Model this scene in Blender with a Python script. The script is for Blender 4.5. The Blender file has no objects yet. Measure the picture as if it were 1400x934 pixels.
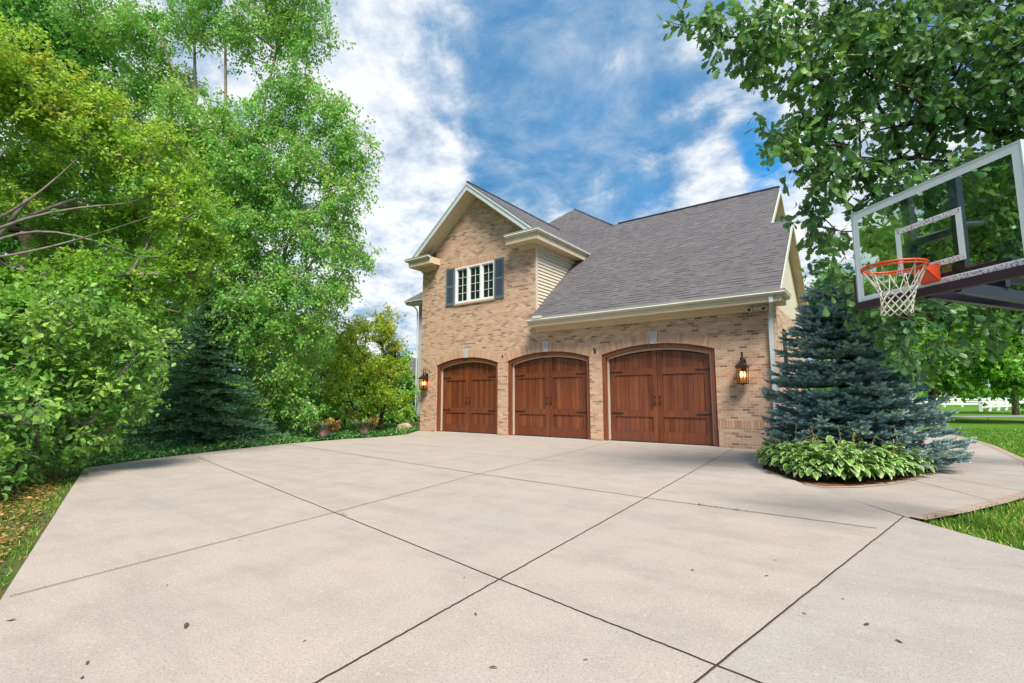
import bpy, bmesh, math, random
import numpy as np
from mathutils import Vector
random.seed(7)
R = math.radians
PI = math.pi
scene = bpy.context.scene
col = scene.collection

# ------------------------------------------------------------------ helpers
def tag(o, label=None, cat=None, group=None, kind=None):
    if label: o['label'] = label
    if cat: o['category'] = cat
    if group: o['group'] = group
    if kind: o['kind'] = kind
    return o

def empty(name, loc, label, cat, group=None):
    o = bpy.data.objects.new(name, None)
    o.empty_display_size = 0.2
    col.objects.link(o)
    o.location = loc
    return tag(o, label, cat, group)

def offset_of(parent):
    v = Vector((0, 0, 0))
    while parent is not None:
        v += parent.location
        parent = parent.parent
    return v

class MB:
    """collects faces in world coordinates and links them as ONE mesh object"""
    def __init__(self):
        self.v = []; self.f = []; self.m = []; self.t = []
    def face(self, pts, m=0, t=0.5):
        i = len(self.v)
        self.v += [tuple(p) for p in pts]
        self.f.append(tuple(range(i, i + len(pts)))); self.m.append(m); self.t.append(t)
    def box(self, x0, x1, y0, y1, z0, z1, m=0, t=0.5):
        i = len(self.v)
        self.v += [(x0,y0,z0),(x1,y0,z0),(x1,y1,z0),(x0,y1,z0),(x0,y0,z1),(x1,y0,z1),(x1,y1,z1),(x0,y1,z1)]
        for q in ((0,3,2,1),(4,5,6,7),(0,1,5,4),(1,2,6,5),(2,3,7,6),(3,0,4,7)):
            self.f.append(tuple(i + k for k in q)); self.m.append(m); self.t.append(t)
    def prism(self, pts, d, m=0, t=0.5):
        """closed polygon (list of 3D points) pushed along vector d"""
        d = Vector(d); a = [Vector(p) for p in pts]; b = [p + d for p in a]; n = len(a); i = len(self.v)
        self.v += [tuple(p) for p in a + b]
        fs = [tuple(i + k for k in reversed(range(n))), tuple(i + n + k for k in range(n))]
        for k in range(n):
            j = (k + 1) % n
            fs.append((i + k, i + j, i + n + j, i + n + k))
        for q in fs:
            self.f.append(q); self.m.append(m); self.t.append(t)
    def tube(self, pts, rad, n=6, m=0, t=0.5, cap=True):
        pts = [Vector(p) for p in pts]
        if not isinstance(rad, (list, tuple)): rad = [rad] * len(pts)
        i0 = len(self.v); up = Vector((0.13, 0.21, 1)).normalized()
        for k, p in enumerate(pts):
            a = pts[max(0, k - 1)]; b = pts[min(len(pts) - 1, k + 1)]
            d = (b - a)
            d = d.normalized() if d.length > 1e-9 else Vector((0, 0, 1))
            s = d.cross(up)
            if s.length < 0.05: s = d.cross(Vector((1, 0, 0)))
            s.normalize(); w = s.cross(d)
            for j in range(n):
                an = 2 * PI * j / n
                self.v.append(tuple(p + (s * math.cos(an) + w * math.sin(an)) * rad[k]))
        for k in range(len(pts) - 1):
            for j in range(n):
                a = i0 + k * n + j; b = i0 + k * n + (j + 1) % n
                self.f.append((a, b, b + n, a + n)); self.m.append(m); self.t.append(t)
        if cap:
            self.f.append(tuple(i0 + j for j in reversed(range(n)))); self.m.append(m); self.t.append(t)
            e = i0 + (len(pts) - 1) * n
            self.f.append(tuple(e + j for j in range(n))); self.m.append(m); self.t.append(t)
    def lathe(self, prof, cx, cy, cz, n=20, m=0):
        i0 = len(self.v)
        for r, z in prof:
            for j in range(n):
                a = 2 * PI * j / n
                self.v.append((cx + r * math.cos(a), cy + r * math.sin(a), cz + z))
        for k in range(len(prof) - 1):
            for j in range(n):
                a = i0 + k * n + j; b = i0 + k * n + (j + 1) % n
                self.f.append((a, b, b + n, a + n)); self.m.append(m); self.t.append(0.5)
    def build(self, name, mats, parent=None, smooth=False):
        if not isinstance(mats, (list, tuple)): mats = [mats]
        off = offset_of(parent)
        me = bpy.data.meshes.new(name)
        me.from_pydata([(x - off.x, y - off.y, z - off.z) for x, y, z in self.v], [], self.f)
        for m in mats: me.materials.append(m)
        me.polygons.foreach_set('material_index', self.m)
        at = me.attributes.new('tint', 'FLOAT', 'FACE')
        at.data.foreach_set('value', self.t)
        if smooth: me.polygons.foreach_set('use_smooth', [True] * len(self.f))
        me.update()
        o = bpy.data.objects.new(name, me); col.objects.link(o)
        if parent is not None: o.parent = parent
        return o

def np_mesh(name, verts, tris, tint, mats, parent=None, smooth=False, matidx=None):
    off = offset_of(parent)
    verts = np.asarray(verts, dtype=np.float32) - np.array([off.x, off.y, off.z], dtype=np.float32)
    tris = np.asarray(tris, dtype=np.int32)
    me = bpy.data.meshes.new(name)
    me.vertices.add(len(verts)); me.vertices.foreach_set('co', verts.ravel())
    nf, k = tris.shape
    me.loops.add(nf * k); me.loops.foreach_set('vertex_index', tris.ravel())
    me.polygons.add(nf)
    me.polygons.foreach_set('loop_start', np.arange(0, nf * k, k, dtype=np.int32))
    me.polygons.foreach_set('loop_total', np.full(nf, k, dtype=np.int32))
    for m in (mats if isinstance(mats, (list, tuple)) else [mats]): me.materials.append(m)
    if matidx is not None: me.polygons.foreach_set('material_index', np.asarray(matidx, dtype=np.int32))
    me.update(calc_edges=True)
    a = me.attributes.new('tint', 'FLOAT', 'POINT'); a.data.foreach_set('value', np.asarray(tint, dtype=np.float32))
    if smooth: me.polygons.foreach_set('use_smooth', np.ones(nf, dtype=bool))
    o = bpy.data.objects.new(name, me); col.objects.link(o)
    if parent is not None: o.parent = parent
    return o

# ------------------------------------------------------------------ materials
class NT:
    def __init__(self, name):
        self.m = bpy.data.materials.new(name); self.m.use_nodes = True
        self.t = self.m.node_tree; self.t.nodes.clear()
        self.out = self.t.nodes.new('ShaderNodeOutputMaterial')
    def n(self, typ, **kw):
        nd = self.t.nodes.new('ShaderNode' + typ)
        for k, v in kw.items():
            if k in nd.inputs: self.set(nd.inputs[k], v)
            else: setattr(nd, k, v)
        return nd
    def set(self, sock, v):
        if isinstance(v, bpy.types.NodeSocket): self.t.links.new(v, sock)
        else: sock.default_value = v
    def i(self, nd, k, v): self.set(nd.inputs[k], v)
    def ramp(self, fac, stops, interp='LINEAR'):
        r = self.t.nodes.new('ShaderNodeValToRGB'); e = r.color_ramp.elements; r.color_ramp.interpolation = interp
        while len(e) < len(stops): e.new(0.5)
        for k, (p, c) in enumerate(stops):
            e[k].position = p; e[k].color = tuple(c) + (1,) if len(c) == 3 else c
        self.t.links.new(fac, r.inputs[0]); return r.outputs[0]
    def noise(self, vec, scale, detail=4, rough=0.55, dist=0.0):
        nd = self.n('TexNoise'); nd.inputs['Scale'].default_value = scale; nd.inputs['Detail'].default_value = detail
        nd.inputs['Roughness'].default_value = rough; nd.inputs['Distortion'].default_value = dist
        if vec is not None: self.t.links.new(vec, nd.inputs['Vector'])
        return nd.outputs['Fac']
    def math(self, op, a, b=None, c=None, clamp=False):
        nd = self.t.nodes.new('ShaderNodeMath'); nd.operation = op; nd.use_clamp = clamp
        for k, v in enumerate((a, b, c)):
            if v is not None: self.set(nd.inputs[k], v)
        return nd.outputs[0]
    def mix(self, fac, a, b, blend='MIX'):
        nd = self.t.nodes.new('ShaderNodeMix'); nd.data_type = 'RGBA'; nd.blend_type = blend
        self.set(nd.inputs[0], fac)
        for s, v in ((nd.inputs[6], a), (nd.inputs[7], b)):
            if not isinstance(v, bpy.types.NodeSocket) and len(v) == 3: v = tuple(v) + (1,)
            self.set(s, v)
        return nd.outputs[2]
    def pos(self):
        return self.n('NewGeometry').outputs['Position']
    def mapping(self, vec, scale=(1,1,1), rot=(0,0,0)):
        nd = self.t.nodes.new('ShaderNodeMapping'); nd.inputs['Scale'].default_value = scale; nd.inputs['Rotation'].default_value = rot
        self.t.links.new(vec, nd.inputs['Vector']); return nd.outputs[0]
    def bsdf(self, color, rough=0.7, spec=0.3, normal=None, metal=0.0):
        b = self.t.nodes.new('ShaderNodeBsdfPrincipled')
        if not isinstance(color, bpy.types.NodeSocket) and len(color) == 3: color = tuple(color) + (1,)
        self.set(b.inputs['Base Color'], color); self.set(b.inputs['Roughness'], rough)
        b.inputs['Specular IOR Level'].default_value = spec; b.inputs['Metallic'].default_value = metal
        if normal is not None: self.t.links.new(normal, b.inputs['Normal'])
        return b
    def bump(self, h, strength=0.3, dist=0.01):
        nd = self.t.nodes.new('ShaderNodeBump'); nd.inputs['Strength'].default_value = strength; nd.inputs['Distance'].default_value = dist
        self.t.links.new(h, nd.inputs['Height']); return nd.outputs[0]
    def done(self, shader):
        self.t.links.new(shader.outputs[0] if hasattr(shader, 'outputs') else shader, self.out.inputs['Surface']); return self.m
    def attr(self, name):
        nd = self.t.nodes.new('ShaderNodeAttribute'); nd.attribute_name = name; return nd.outputs['Fac']

def plain(name, color, rough=0.6, spec=0.3, metal=0.0, var=0.06, scale=3.0):
    T = NT(name); p = T.pos()
    n = T.noise(p, scale, 5)
    c = T.mix(n, tuple(x * (1 - var * 2) for x in color), tuple(min(1, x * (1 + var * 2)) for x in color))
    return T.done(T.bsdf(c, rough, spec, None, metal))

def wall_uv(T):
    """(along wall, height) in metres from the world position and the face's own direction"""
    g = T.n('NewGeometry')
    sp = T.n('SeparateXYZ'); T.t.links.new(g.outputs['Position'], sp.inputs[0])
    sn = T.n('SeparateXYZ'); T.t.links.new(g.outputs['True Normal'], sn.inputs[0])
    side = T.math('GREATER_THAN', T.math('ABSOLUTE', sn.outputs[0]), T.math('ABSOLUTE', sn.outputs[1]))
    u = T.math('ADD', T.math('MULTIPLY', sp.outputs[0], T.math('SUBTRACT', 1.0, side)), T.math('MULTIPLY', sp.outputs[1], side))
    return u, sp.outputs[2], g.outputs['Position']

BRICKS = [(0.0,(0.170,0.096,0.067)),(0.05,(0.300,0.166,0.108)),(0.18,(0.430,0.246,0.159)),(0.36,(0.530,0.342,0.231)),(0.50,(0.450,0.266,0.174)),(0.62,(0.570,0.397,0.276)),(0.76,(0.480,0.291,0.194)),(0.88,(0.590,0.442,0.338)),(0.95,(0.420,0.246,0.164)),(1.0,(0.260,0.145,0.102))]
def brick_mat():
    T = NT('tan_brick'); u, z, P = wall_uv(T)
    cmb = T.n('CombineXYZ'); T.set(cmb.inputs[0], u); T.set(cmb.inputs[1], z)
    b = T.n('TexBrick'); T.t.links.new(cmb.outputs[0], b.inputs['Vector'])
    b.inputs['Color1'].default_value = (0,0,0,1); b.inputs['Color2'].default_value = (1,1,1,1); b.inputs['Mortar'].default_value = (.5,.5,.5,1)
    b.inputs['Scale'].default_value = 1; b.inputs['Brick Width'].default_value = .205; b.inputs['Row Height'].default_value = .069
    b.inputs['Mortar Size'].default_value = .006; b.inputs['Mortar Smooth'].default_value = .1
    n = T.noise(P, 45, 4); n2 = T.noise(P, .7, 3)
    f = T.math('ADD', b.outputs['Color'], T.math('MULTIPLY', T.math('SUBTRACT', n, .5), .22), clamp=True)
    c = T.ramp(f, BRICKS)
    c = T.mix(T.math('MULTIPLY', n2, .18), c, (.52,.34,.24))
    c = T.mix(T.math('MULTIPLY', b.outputs['Fac'], .9), c, (.56,.47,.38))
    h = T.math('SUBTRACT', T.math('MULTIPLY', n, .3), b.outputs['Fac'])
    return T.done(T.bsdf(c, .85, .2, T.bump(h, .6, .006)))
def brick_piece_mat():
    T = NT('tan_brick_piece'); P = T.pos(); n = T.noise(P, 45, 4)
    f = T.math('ADD', T.math('ADD', T.math('MULTIPLY', T.attr('tint'), .66), .17), T.math('MULTIPLY', T.math('SUBTRACT', n, .5), .30), clamp=True)
    return T.done(T.bsdf(T.ramp(f, BRICKS), .85, .2, T.bump(n, .3, .004)))
def shingle_mat():
    T = NT('roof_shingles'); u, z, P = wall_uv(T)
    cmb = T.n('CombineXYZ'); T.set(cmb.inputs[0], u); T.set(cmb.inputs[1], T.math('MULTIPLY', z, 1.56))
    b = T.n('TexBrick'); T.t.links.new(cmb.outputs[0], b.inputs['Vector'])
    b.inputs['Color1'].default_value = (0,0,0,1); b.inputs['Color2'].default_value = (1,1,1,1); b.inputs['Mortar'].default_value = (.35,.35,.35,1)
    b.inputs['Scale'].default_value = 1; b.inputs['Brick Width'].default_value = .27; b.inputs['Row Height'].default_value = .145
    b.inputs['Mortar Size'].default_value = .007; b.inputs['Mortar Smooth'].default_value = .4
    b.offset = .37; b.squash = .7; b.squash_frequency = 3
    n = T.noise(P, 50, 3); n2 = T.noise(P, .45, 4); n3 = T.noise(P, 4.5, 4)
    f = T.math('ADD', T.math('MULTIPLY', b.outputs['Color'], .12), T.math('MULTIPLY', T.math('ADD', n, n3), .42), clamp=True)
    c = T.ramp(f, [(.15,(.066,.064,.069)),(.38,(.108,.103,.109)),(.60,(.155,.146,.151)),(.80,(.210,.195,.197))])
    c = T.mix(T.math('MULTIPLY', T.ramp(T.noise(P, 1.1, 6, .7), [(.42,(0,0,0)),(.66,(1,1,1))]), .38), c, (.072,.069,.077))
    row = T.math('FRACT', T.math('DIVIDE', T.math('MULTIPLY', z, 1.56), .145))
    dash = T.math('MULTIPLY', T.math('LESS_THAN', row, .42), T.ramp(b.outputs['Color'], [(.0,(.12,.12,.12)),(.40,(.55,.55,.55)),(.66,(1,1,1))], 'CONSTANT'))
    c = T.mix(T.math('MULTIPLY', dash, .80), c, (.036,.032,.042))
    c = T.mix(T.math('MULTIPLY', b.outputs['Fac'], .4), c, (.05,.043,.055))
    return T.done(T.bsdf(c, .9, .15, T.bump(T.math('SUBTRACT', f, T.math('MULTIPLY', dash, 1.5)), .5, .01)))
def concrete_mat(name, base, warm, panels=False):
    T = NT(name); P = T.pos()
    n1 = T.noise(P, .35, 5, .6, .4); n2 = T.noise(P, 2.2, 6, .65); n3 = T.noise(P, 85, 2); n4 = T.noise(P, 34, 3)
    sm = T.mapping(P, (.25, 1.6, 1), (0, 0, .5)); n5 = T.noise(sm, 1.3, 6, .62, .3)
    c = T.mix(T.ramp(n1, [(.35,(0,0,0)),(.65,(1,1,1))]), base, warm)
    if panels:   # the slab right of the long joint was poured from a greyer mix
        sx = T.n('SeparateXYZ'); T.t.links.new(P, sx.inputs[0])
        side = T.math('GREATER_THAN', T.math('SUBTRACT', sx.outputs[0], T.math('MULTIPLY', sx.outputs[1], .188)), -1.224)
        c = T.mix(T.math('MULTIPLY', side, .8), c, (.345,.318,.305))
    c = T.mix(T.math('MULTIPLY', T.ramp(n2, [(.45,(0,0,0)),(.75,(1,1,1))]), .42), c, (.235,.20,.178))
    c = T.mix(T.math('MULTIPLY', T.ramp(n5, [(.50,(0,0,0)),(.72,(1,1,1))]), .45), c, (.24,.215,.20))
    c = T.mix(T.math('MULTIPLY', T.ramp(n3, [(.30,(1,1,1)),(.48,(0,0,0))]), .55), c, (.13,.11,.098))
    c = T.mix(T.math('MULTIPLY', T.ramp(n4, [(.56,(0,0,0)),(.72,(1,1,1))]), .40), c, (.52,.455,.39))
    v = T.n('TexVoronoi'); T.t.links.new(P, v.inputs['Vector']); v.inputs['Scale'].default_value = .62
    spot = T.ramp(T.math('ADD', v.outputs['Distance'], T.math('MULTIPLY', T.math('SUBTRACT', n2, .5), .22)), [(.0,(1,1,1)),(.03,(.8,.8,.8)),(.075,(0,0,0))])
    c = T.mix(T.math('MULTIPLY', spot, .38), c, (.42,.21,.07))
    v2 = T.n('TexVoronoi'); T.t.links.new(P, v2.inputs['Vector']); v2.inputs['Scale'].default_value = 1.7
    sp2 = T.ramp(v2.outputs['Distance'], [(.0,(1,1,1)),(.018,(1,1,1)),(.028,(0,0,0))])
    c = T.mix(T.math('MULTIPLY', sp2, .35), c, (.15,.12,.10))
    return T.done(T.bsdf(c, .88, .25, T.bump(T.math('ADD', n3, T.math('MULTIPLY', n4, .6)), .25, .004)))
def wood_mat(name='stained_wood'):
    T = NT(name); P = T.pos(); a = T.attr('tint')
    off = T.n('CombineXYZ'); T.set(off.inputs[0], T.math('MULTIPLY', a, 17.0)); T.set(off.inputs[2], T.math('MULTIPLY', a, 9.0))
    add = T.n('VectorMath'); add.operation = 'ADD'; T.t.links.new(P, add.inputs[0]); T.t.links.new(off.outputs[0], add.inputs[1])
    g1 = T.noise(T.mapping(add.outputs[0], (22, 22, 1.1)), 1.0, 6, .6, .6)
    g2 = T.noise(T.mapping(add.outputs[0], (90, 90, 3)), 1.0, 3, .6)
    big = T.noise(P, .9, 4)
    f = T.math('ADD', T.math('ADD', T.math('MULTIPLY', g1, .75), T.math('MULTIPLY', g2, .22)), T.math('MULTIPLY', T.math('SUBTRACT', a, .5), .55))
    c = T.ramp(f, [(.10,(0.037,0.009,0.004)),(.35,(0.115,0.028,0.011)),(.55,(0.188,0.052,0.018)),(.78,(0.284,0.093,0.030)),(.95,(0.375,0.138,0.047))])
    c = T.mix(T.math('MULTIPLY', T.ramp(big, [(.42,(0,0,0)),(.7,(1,1,1))]), .35), c, (.105,.045,.034))
    return T.done(T.bsdf(c, .48, .4, T.bump(g1, .15, .004)))
def leaf_mat(name, stops, trans=.35, rough=.42, spec=.45):
    T = NT(name); a = T.attr('tint'); P = T.pos()
    f = T.math('ADD', a, T.math('MULTIPLY', T.math('SUBTRACT', T.noise(P, .55, 3), .5), .5), clamp=True)
    c = T.ramp(f, stops)
    b = T.bsdf(c, rough, spec)
    tr = T.n('BsdfTranslucent'); T.t.links.new(T.mix(.4, c, (.30,.44,.07), 'MIX'), tr.inputs['Color'])
    mx = T.n('MixShader'); mx.inputs[0].default_value = trans
    T.t.links.new(b.outputs[0], mx.inputs[1]); T.t.links.new(tr.outputs[0], mx.inputs[2])
    return T.done(mx)
def bark_mat(name, c0, c1, scale=9):
    T = NT(name); P = T.pos(); n = T.noise(T.mapping(P, (1, 1, .35)), scale, 6, .65, .5)
    return T.done(T.bsdf(T.ramp(n, [(.3, c0), (.7, c1)]), .9, .15, T.bump(n, .6, .02)))

M = {}
M['brick'] = brick_mat(); M['brickpc'] = brick_piece_mat(); M['shingle'] = shingle_mat()
M['concrete'] = concrete_mat('concrete', (.362,.318,.288), (.395,.337,.292), True)
M['concrete2'] = concrete_mat('walk_concrete', (.34,.30,.275), (.37,.32,.28))
M['wood'] = wood_mat()
M['cream'] = plain('cream_paint', (.62,.505,.36), .55, .3)
M['white'] = plain('white_paint', (.60,.58,.52), .45, .35)
M['frame'] = plain('window_paint', (.72,.73,.72), .45, .35)
M['fascia'] = plain('fascia_paint', (.50,.56,.58), .5, .3)
M['siding'] = plain('cream_siding', (.60,.53,.42), .6, .25)
M['greysiding'] = plain('grey_siding', (.42,.45,.48), .6, .25)
M['stop'] = plain('weather_strip', (.52,.44,.36), .6, .2)
M['slate'] = plain('slate_shutter', (.105,.140,.180), .55, .3)
M['stone'] = plain('pale_stone', (.45,.44,.43), .8, .2, 0, .1, 14)
M['iron'] = plain('dark_iron', (.045,.030,.023), .45, .5, .4)
M['bronze'] = plain('oil_bronze', (.045,.03,.022), .4, .5, .6)
M['joint'] = plain('joint_filler', (.05,.036,.028), .95, .1, 0, .3, 30)
M['threshold'] = plain('threshold_concrete', (.43,.44,.45), .8, .2)
M['steel'] = plain('dark_steel', (.028,.030,.045), .4, .5, .2)
M['pad'] = plain('maroon_pad', (.042,.022,.032), .6, .3)
M['rim'] = plain('orange_rim', (.62,.065,.017), .38, .5)
M['net'] = plain('white_net', (.52,.49,.42), .8, .1)
M['boardpaint'] = plain('board_paint', (.80,.82,.86), .4, .4)
M['tape'] = None
M['mulch'] = plain('mulch', (.17,.075,.045), .95, .1, 0, .45, 40)
M['rock'] = plain('tan_rock', (.40,.31,.22), .9, .15, 0, .2, 6)
M['terracotta'] = plain('pink_clay', (.30,.19,.17), .8, .2, 0, .12, 9)
M['asphalt'] = plain('asphalt', (.22,.22,.24), .9, .2)
M['hoodwhite'] = plain('camera_white', (.55,.55,.52), .4, .4)
M['lens'] = plain('camera_lens', (.02,.02,.02), .1, .6)
M['grey_wall'] = plain('neighbour_wall', (.42,.40,.37), .7, .2)
M['candle'] = plain('candle_sleeve', (.75,.62,.38), .5, .3)
M['dryleaf'] = plain('dry_leaf', (.10,.062,.036), .8, .2, 0, .5, 25)
M['red_edging'] = None

def edging_mat():
    T = NT('edging_brick'); P = T.pos()
    b = T.n('TexBrick'); T.t.links.new(T.mapping(P, (1,1,1), (0,0,.6)), b.inputs['Vector'])
    b.inputs['Color1'].default_value = (.25,.145,.11,1); b.inputs['Color2'].default_value = (.33,.22,.175,1); b.inputs['Mortar'].default_value = (.30,.27,.24,1)
    b.inputs['Scale'].default_value = 1; b.inputs['Brick Width'].default_value = .2; b.inputs['Row Height'].default_value = .1; b.inputs['Mortar Size'].default_value = .008
    n = T.noise(P, 9, 5); c = T.mix(T.math('MULTIPLY', n, .5), b.outputs['Color'], (.42,.36,.31))
    return T.done(T.bsdf(c, .9, .15, T.bump(n, .3, .01)))
M['red_edging'] = edging_mat()

def tape_mat():
    T = NT('worn_red_tape'); P = T.pos(); n = T.noise(P, 70, 3, .7)
    return T.done(T.bsdf(T.ramp(n, [(.50,(.80,.82,.86)),(.56,(.46,.18,.20))]), .7, .2))
M['tape'] = tape_mat()
def emit(name, color, s):
    T = NT(name); e = T.n('Emission'); e.inputs[0].default_value = (*color, 1); e.inputs[1].default_value = s
    return T.done(e)
M['flame'] = emit('candle_bulb', (1.0, .48, .12), 8)
def glass_mat(name, tintc, fac):
    T = NT(name); tr = T.n('BsdfTransparent'); tr.inputs[0].default_value = (*tintc, 1)
    g = T.n('BsdfGlossy'); g.inputs['Roughness'].default_value = .03; g.inputs[0].default_value = (1,1,1,1)
    fr = T.n('Fresnel'); fr.inputs[0].default_value = 1.45
    mx = T.n('MixShader'); T.t.links.new(T.math('MULTIPLY', fr.outputs[0], fac), mx.inputs[0])
    T.t.links.new(tr.outputs[0], mx.inputs[1]); T.t.links.new(g.outputs[0], mx.inputs[2])
    return T.done(mx)
M['glass'] = glass_mat('board_glass', (.84,.91,.88), .3)
M['lampglass'] = glass_mat('amber_lamp_glass', (.98,.80,.48), .8)
def pane_mat():
    T = NT('window_glass'); b = T.bsdf((.012,.022,.020), .04, .9); return T.done(b)
M['pane'] = pane_mat()

def ground_mat():
    T = NT('lawn'); P = T.pos()
    n1 = T.noise(P, .12, 4); n2 = T.noise(P, 3.5, 5, .65); n3 = T.noise(P, 60, 3)
    c = T.mix(T.ramp(n1, [(.35,(0,0,0)),(.65,(1,1,1))]), (.085,.205,.018), (.135,.26,.022))
    c = T.mix(T.math('MULTIPLY', T.ramp(n2, [(.5,(0,0,0)),(.75,(1,1,1))]), .35), c, (.19,.22,.03))
    st = T.n('TexWave'); T.t.links.new(T.mapping(P, (1,1,1), (0,0,.25)), st.inputs['Vector']); st.inputs['Scale'].default_value = .13; st.inputs['Distortion'].default_value = 1.2
    c = T.mix(T.math('MULTIPLY', st.outputs['Fac'], .30), c, (.065,.185,.015))
    c = T.mix(T.math('MULTIPLY', n3, .4), c, (.05,.13,.012))
    return T.done(T.bsdf(c, .9, .1, T.bump(n3, .8, .05)))
M['lawn'] = ground_mat()
def soil_mat():
    T = NT('woodland_soil'); P = T.pos(); n = T.noise(P, 7, 6, .7); n2 = T.noise(P, .8, 3)
    c = T.ramp(n, [(.3,(.05,.035,.022)),(.55,(.13,.085,.05)),(.75,(.20,.13,.08))])
    c = T.mix(T.ramp(n2, [(.42,(0,0,0)),(.6,(1,1,1))]), c, (.055,.10,.018))
    return T.done(T.bsdf(c, .95, .1, T.bump(n, .8, .04)))
M['soil'] = soil_mat()

M['l_yellow'] = leaf_mat('leaf_yellow_green', [(0,(0.118,0.326,0.047)),(.35,(0.227,0.524,0.053)),(.6,(0.375,0.600,0.061)),(.82,(0.592,0.600,0.061)),(1,(0.600,0.600,0.075))], .50)
M['l_bush'] = leaf_mat('leaf_bush', [(0,(0.084,0.225,0.059)),(.4,(0.181,0.419,0.080)),(.75,(0.326,0.568,0.099)),(.95,(0.483,0.600,0.117)),(1,(0.600,0.600,0.084))], .45)
M['l_birch'] = leaf_mat('leaf_birch', [(0,(0.109,0.315,0.078)),(.4,(0.206,0.544,0.095)),(.75,(0.329,0.600,0.108)),(1,(0.522,0.600,0.121))], .50)
M['l_wood'] = leaf_mat('leaf_woods', [(0,(0.085,0.244,0.065)),(.4,(0.181,0.448,0.082)),(.75,(0.320,0.600,0.088)),(1,(0.557,0.600,0.099))], .45)
M['l_maple'] = leaf_mat('leaf_maple', [(0,(0.174,0.482,0.033)),(.4,(0.347,0.600,0.044)),(.65,(0.600,0.600,0.049)),(.85,(0.600,0.600,0.045)),(1,(0.600,0.600,0.054))], .50)
M['l_oak'] = leaf_mat('leaf_oak', [(0,(0.041,0.128,0.070)),(.4,(0.097,0.237,0.086)),(.75,(0.160,0.356,0.081)),(.92,(0.255,0.513,0.070)),(1,(0.427,0.600,0.077))], .42, .38, .5)
M['l_bright'] = leaf_mat('leaf_bright_maple', [(0,(0.098,0.265,0.032)),(.5,(0.172,0.438,0.036)),(1,(0.278,0.562,0.041))], .45)
M['l_cover'] = leaf_mat('leaf_ground_cover', [(0,(0.034,0.133,0.041)),(.5,(0.077,0.242,0.052)),(1,(0.172,0.375,0.073))], .2, .45, .4)
M['l_hosta'] = leaf_mat('leaf_hosta', [(0,(0.054,0.200,0.037)),(.5,(0.095,0.285,0.044)),(1,(0.153,0.376,0.046))], .25, .4, .4)
M['l_margin'] = leaf_mat('leaf_hosta_margin', [(0,(.40,.48,.19)),(.5,(.50,.56,.27)),(1,(.56,.60,.32))], .25, .4, .4)
M['l_spruce'] = leaf_mat('needle_blue', [(0,(0.063,0.118,0.130)),(.35,(0.167,0.274,0.303)),(.7,(0.316,0.459,0.495)),(1,(0.483,0.600,0.500))], .12, .6, .2)
M['l_yew'] = leaf_mat('needle_dark', [(0,(0.024,0.068,0.044)),(.4,(0.053,0.145,0.076)),(.75,(0.109,0.230,0.111)),(1,(0.194,0.277,0.133))], .08, .6, .2)
M['l_grass'] = leaf_mat('grass_blades', [(0,(0.069,0.186,0.022)),(.4,(0.140,0.313,0.028)),(.75,(0.222,0.399,0.034)),(1,(0.459,0.399,0.094))], .25)
M['l_coleus'] = leaf_mat('leaf_coleus', [(0,(.22,.06,.03)),(.5,(.40,.15,.05)),(1,(.30,.34,.06))], .25)
M['l_litter'] = leaf_mat('leaf_litter', [(0,(.12,.07,.03)),(.4,(.26,.14,.05)),(.75,(.42,.28,.07)),(1,(.50,.36,.10))], .1)
M['l_grey'] = leaf_mat('leaf_silver_grass', [(0,(.14,.20,.10)),(1,(.36,.42,.26))], .25)
M['bark_grey'] = bark_mat('bark_grey', (.11,.092,.082), (.27,.235,.215))
M['bark_birch'] = bark_mat('bark_birch', (.22,.13,.09), (.56,.45,.37), 5)
M['bark_dark'] = bark_mat('bark_dark', (.035,.025,.022), (.095,.07,.06))
M['stalk'] = plain('dry_stalk', (.40,.27,.13), .8, .1)

# ------------------------------------------------------------------ camera
cam_d = bpy.data.cameras.new('camera'); cam = bpy.data.objects.new('camera', cam_d); col.objects.link(cam)
cam_d.sensor_width = 36; cam_d.lens = 672 / 1400 * 36; cam_d.clip_end = 2500; cam_d.clip_start = .05
cam.location = (0, 0, 1.28); cam.rotation_euler = (R(90 + 6.705), 0, R(36.784))
scene.camera = cam

# ------------------------------------------------------------------ world and sun
SUN = Vector((.50, -.42, .85)).normalized()
w = bpy.data.worlds.new('World'); scene.world = w; w.use_nodes = True
W = NT.__new__(NT); W.t = w.node_tree; W.t.nodes.clear()
wo = W.t.nodes.new('ShaderNodeOutputWorld'); bg = W.t.nodes.new('ShaderNodeBackground')
W.t.links.new(bg.outputs[0], wo.inputs[0]); bg.inputs[1].default_value = .12
sky = W.t.nodes.new('ShaderNodeTexSky'); sky.sky_type = 'NISHITA'; sky.sun_disc = False
sky.sun_elevation = math.asin(SUN.z); sky.sun_rotation = math.atan2(SUN.x, SUN.y) % (2 * PI)
tc = W.n('TexCoord'); D = tc.outputs['Generated']
sep = W.n('SeparateXYZ'); W.t.links.new(D, sep.inputs[0])
den = W.math('ADD', W.math('MAXIMUM', sep.outputs[2], 0.0), .30)
cmb = W.n('CombineXYZ'); W.set(cmb.inputs[0], W.math('DIVIDE', sep.outputs[0], den)); W.set(cmb.inputs[1], W.math('DIVIDE', sep.outputs[1], den))
cl = cmb.outputs[0]
def blob(d, half_deg, amp):
    dt = W.n('VectorMath'); dt.operation = 'DOT_PRODUCT'; W.t.links.new(D, dt.inputs[0]); dt.inputs[1].default_value = Vector(d).normalized()
    mr = W.n('MapRange'); mr.interpolation_type = 'SMOOTHSTEP'; W.t.links.new(dt.outputs['Value'], mr.inputs[0])
    mr.inputs[1].default_value = math.cos(R(half_deg)); mr.inputs[2].default_value = 1.0; mr.inputs[3].default_value = 0; mr.inputs[4].default_value = amp
    return mr.outputs[0]
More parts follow.
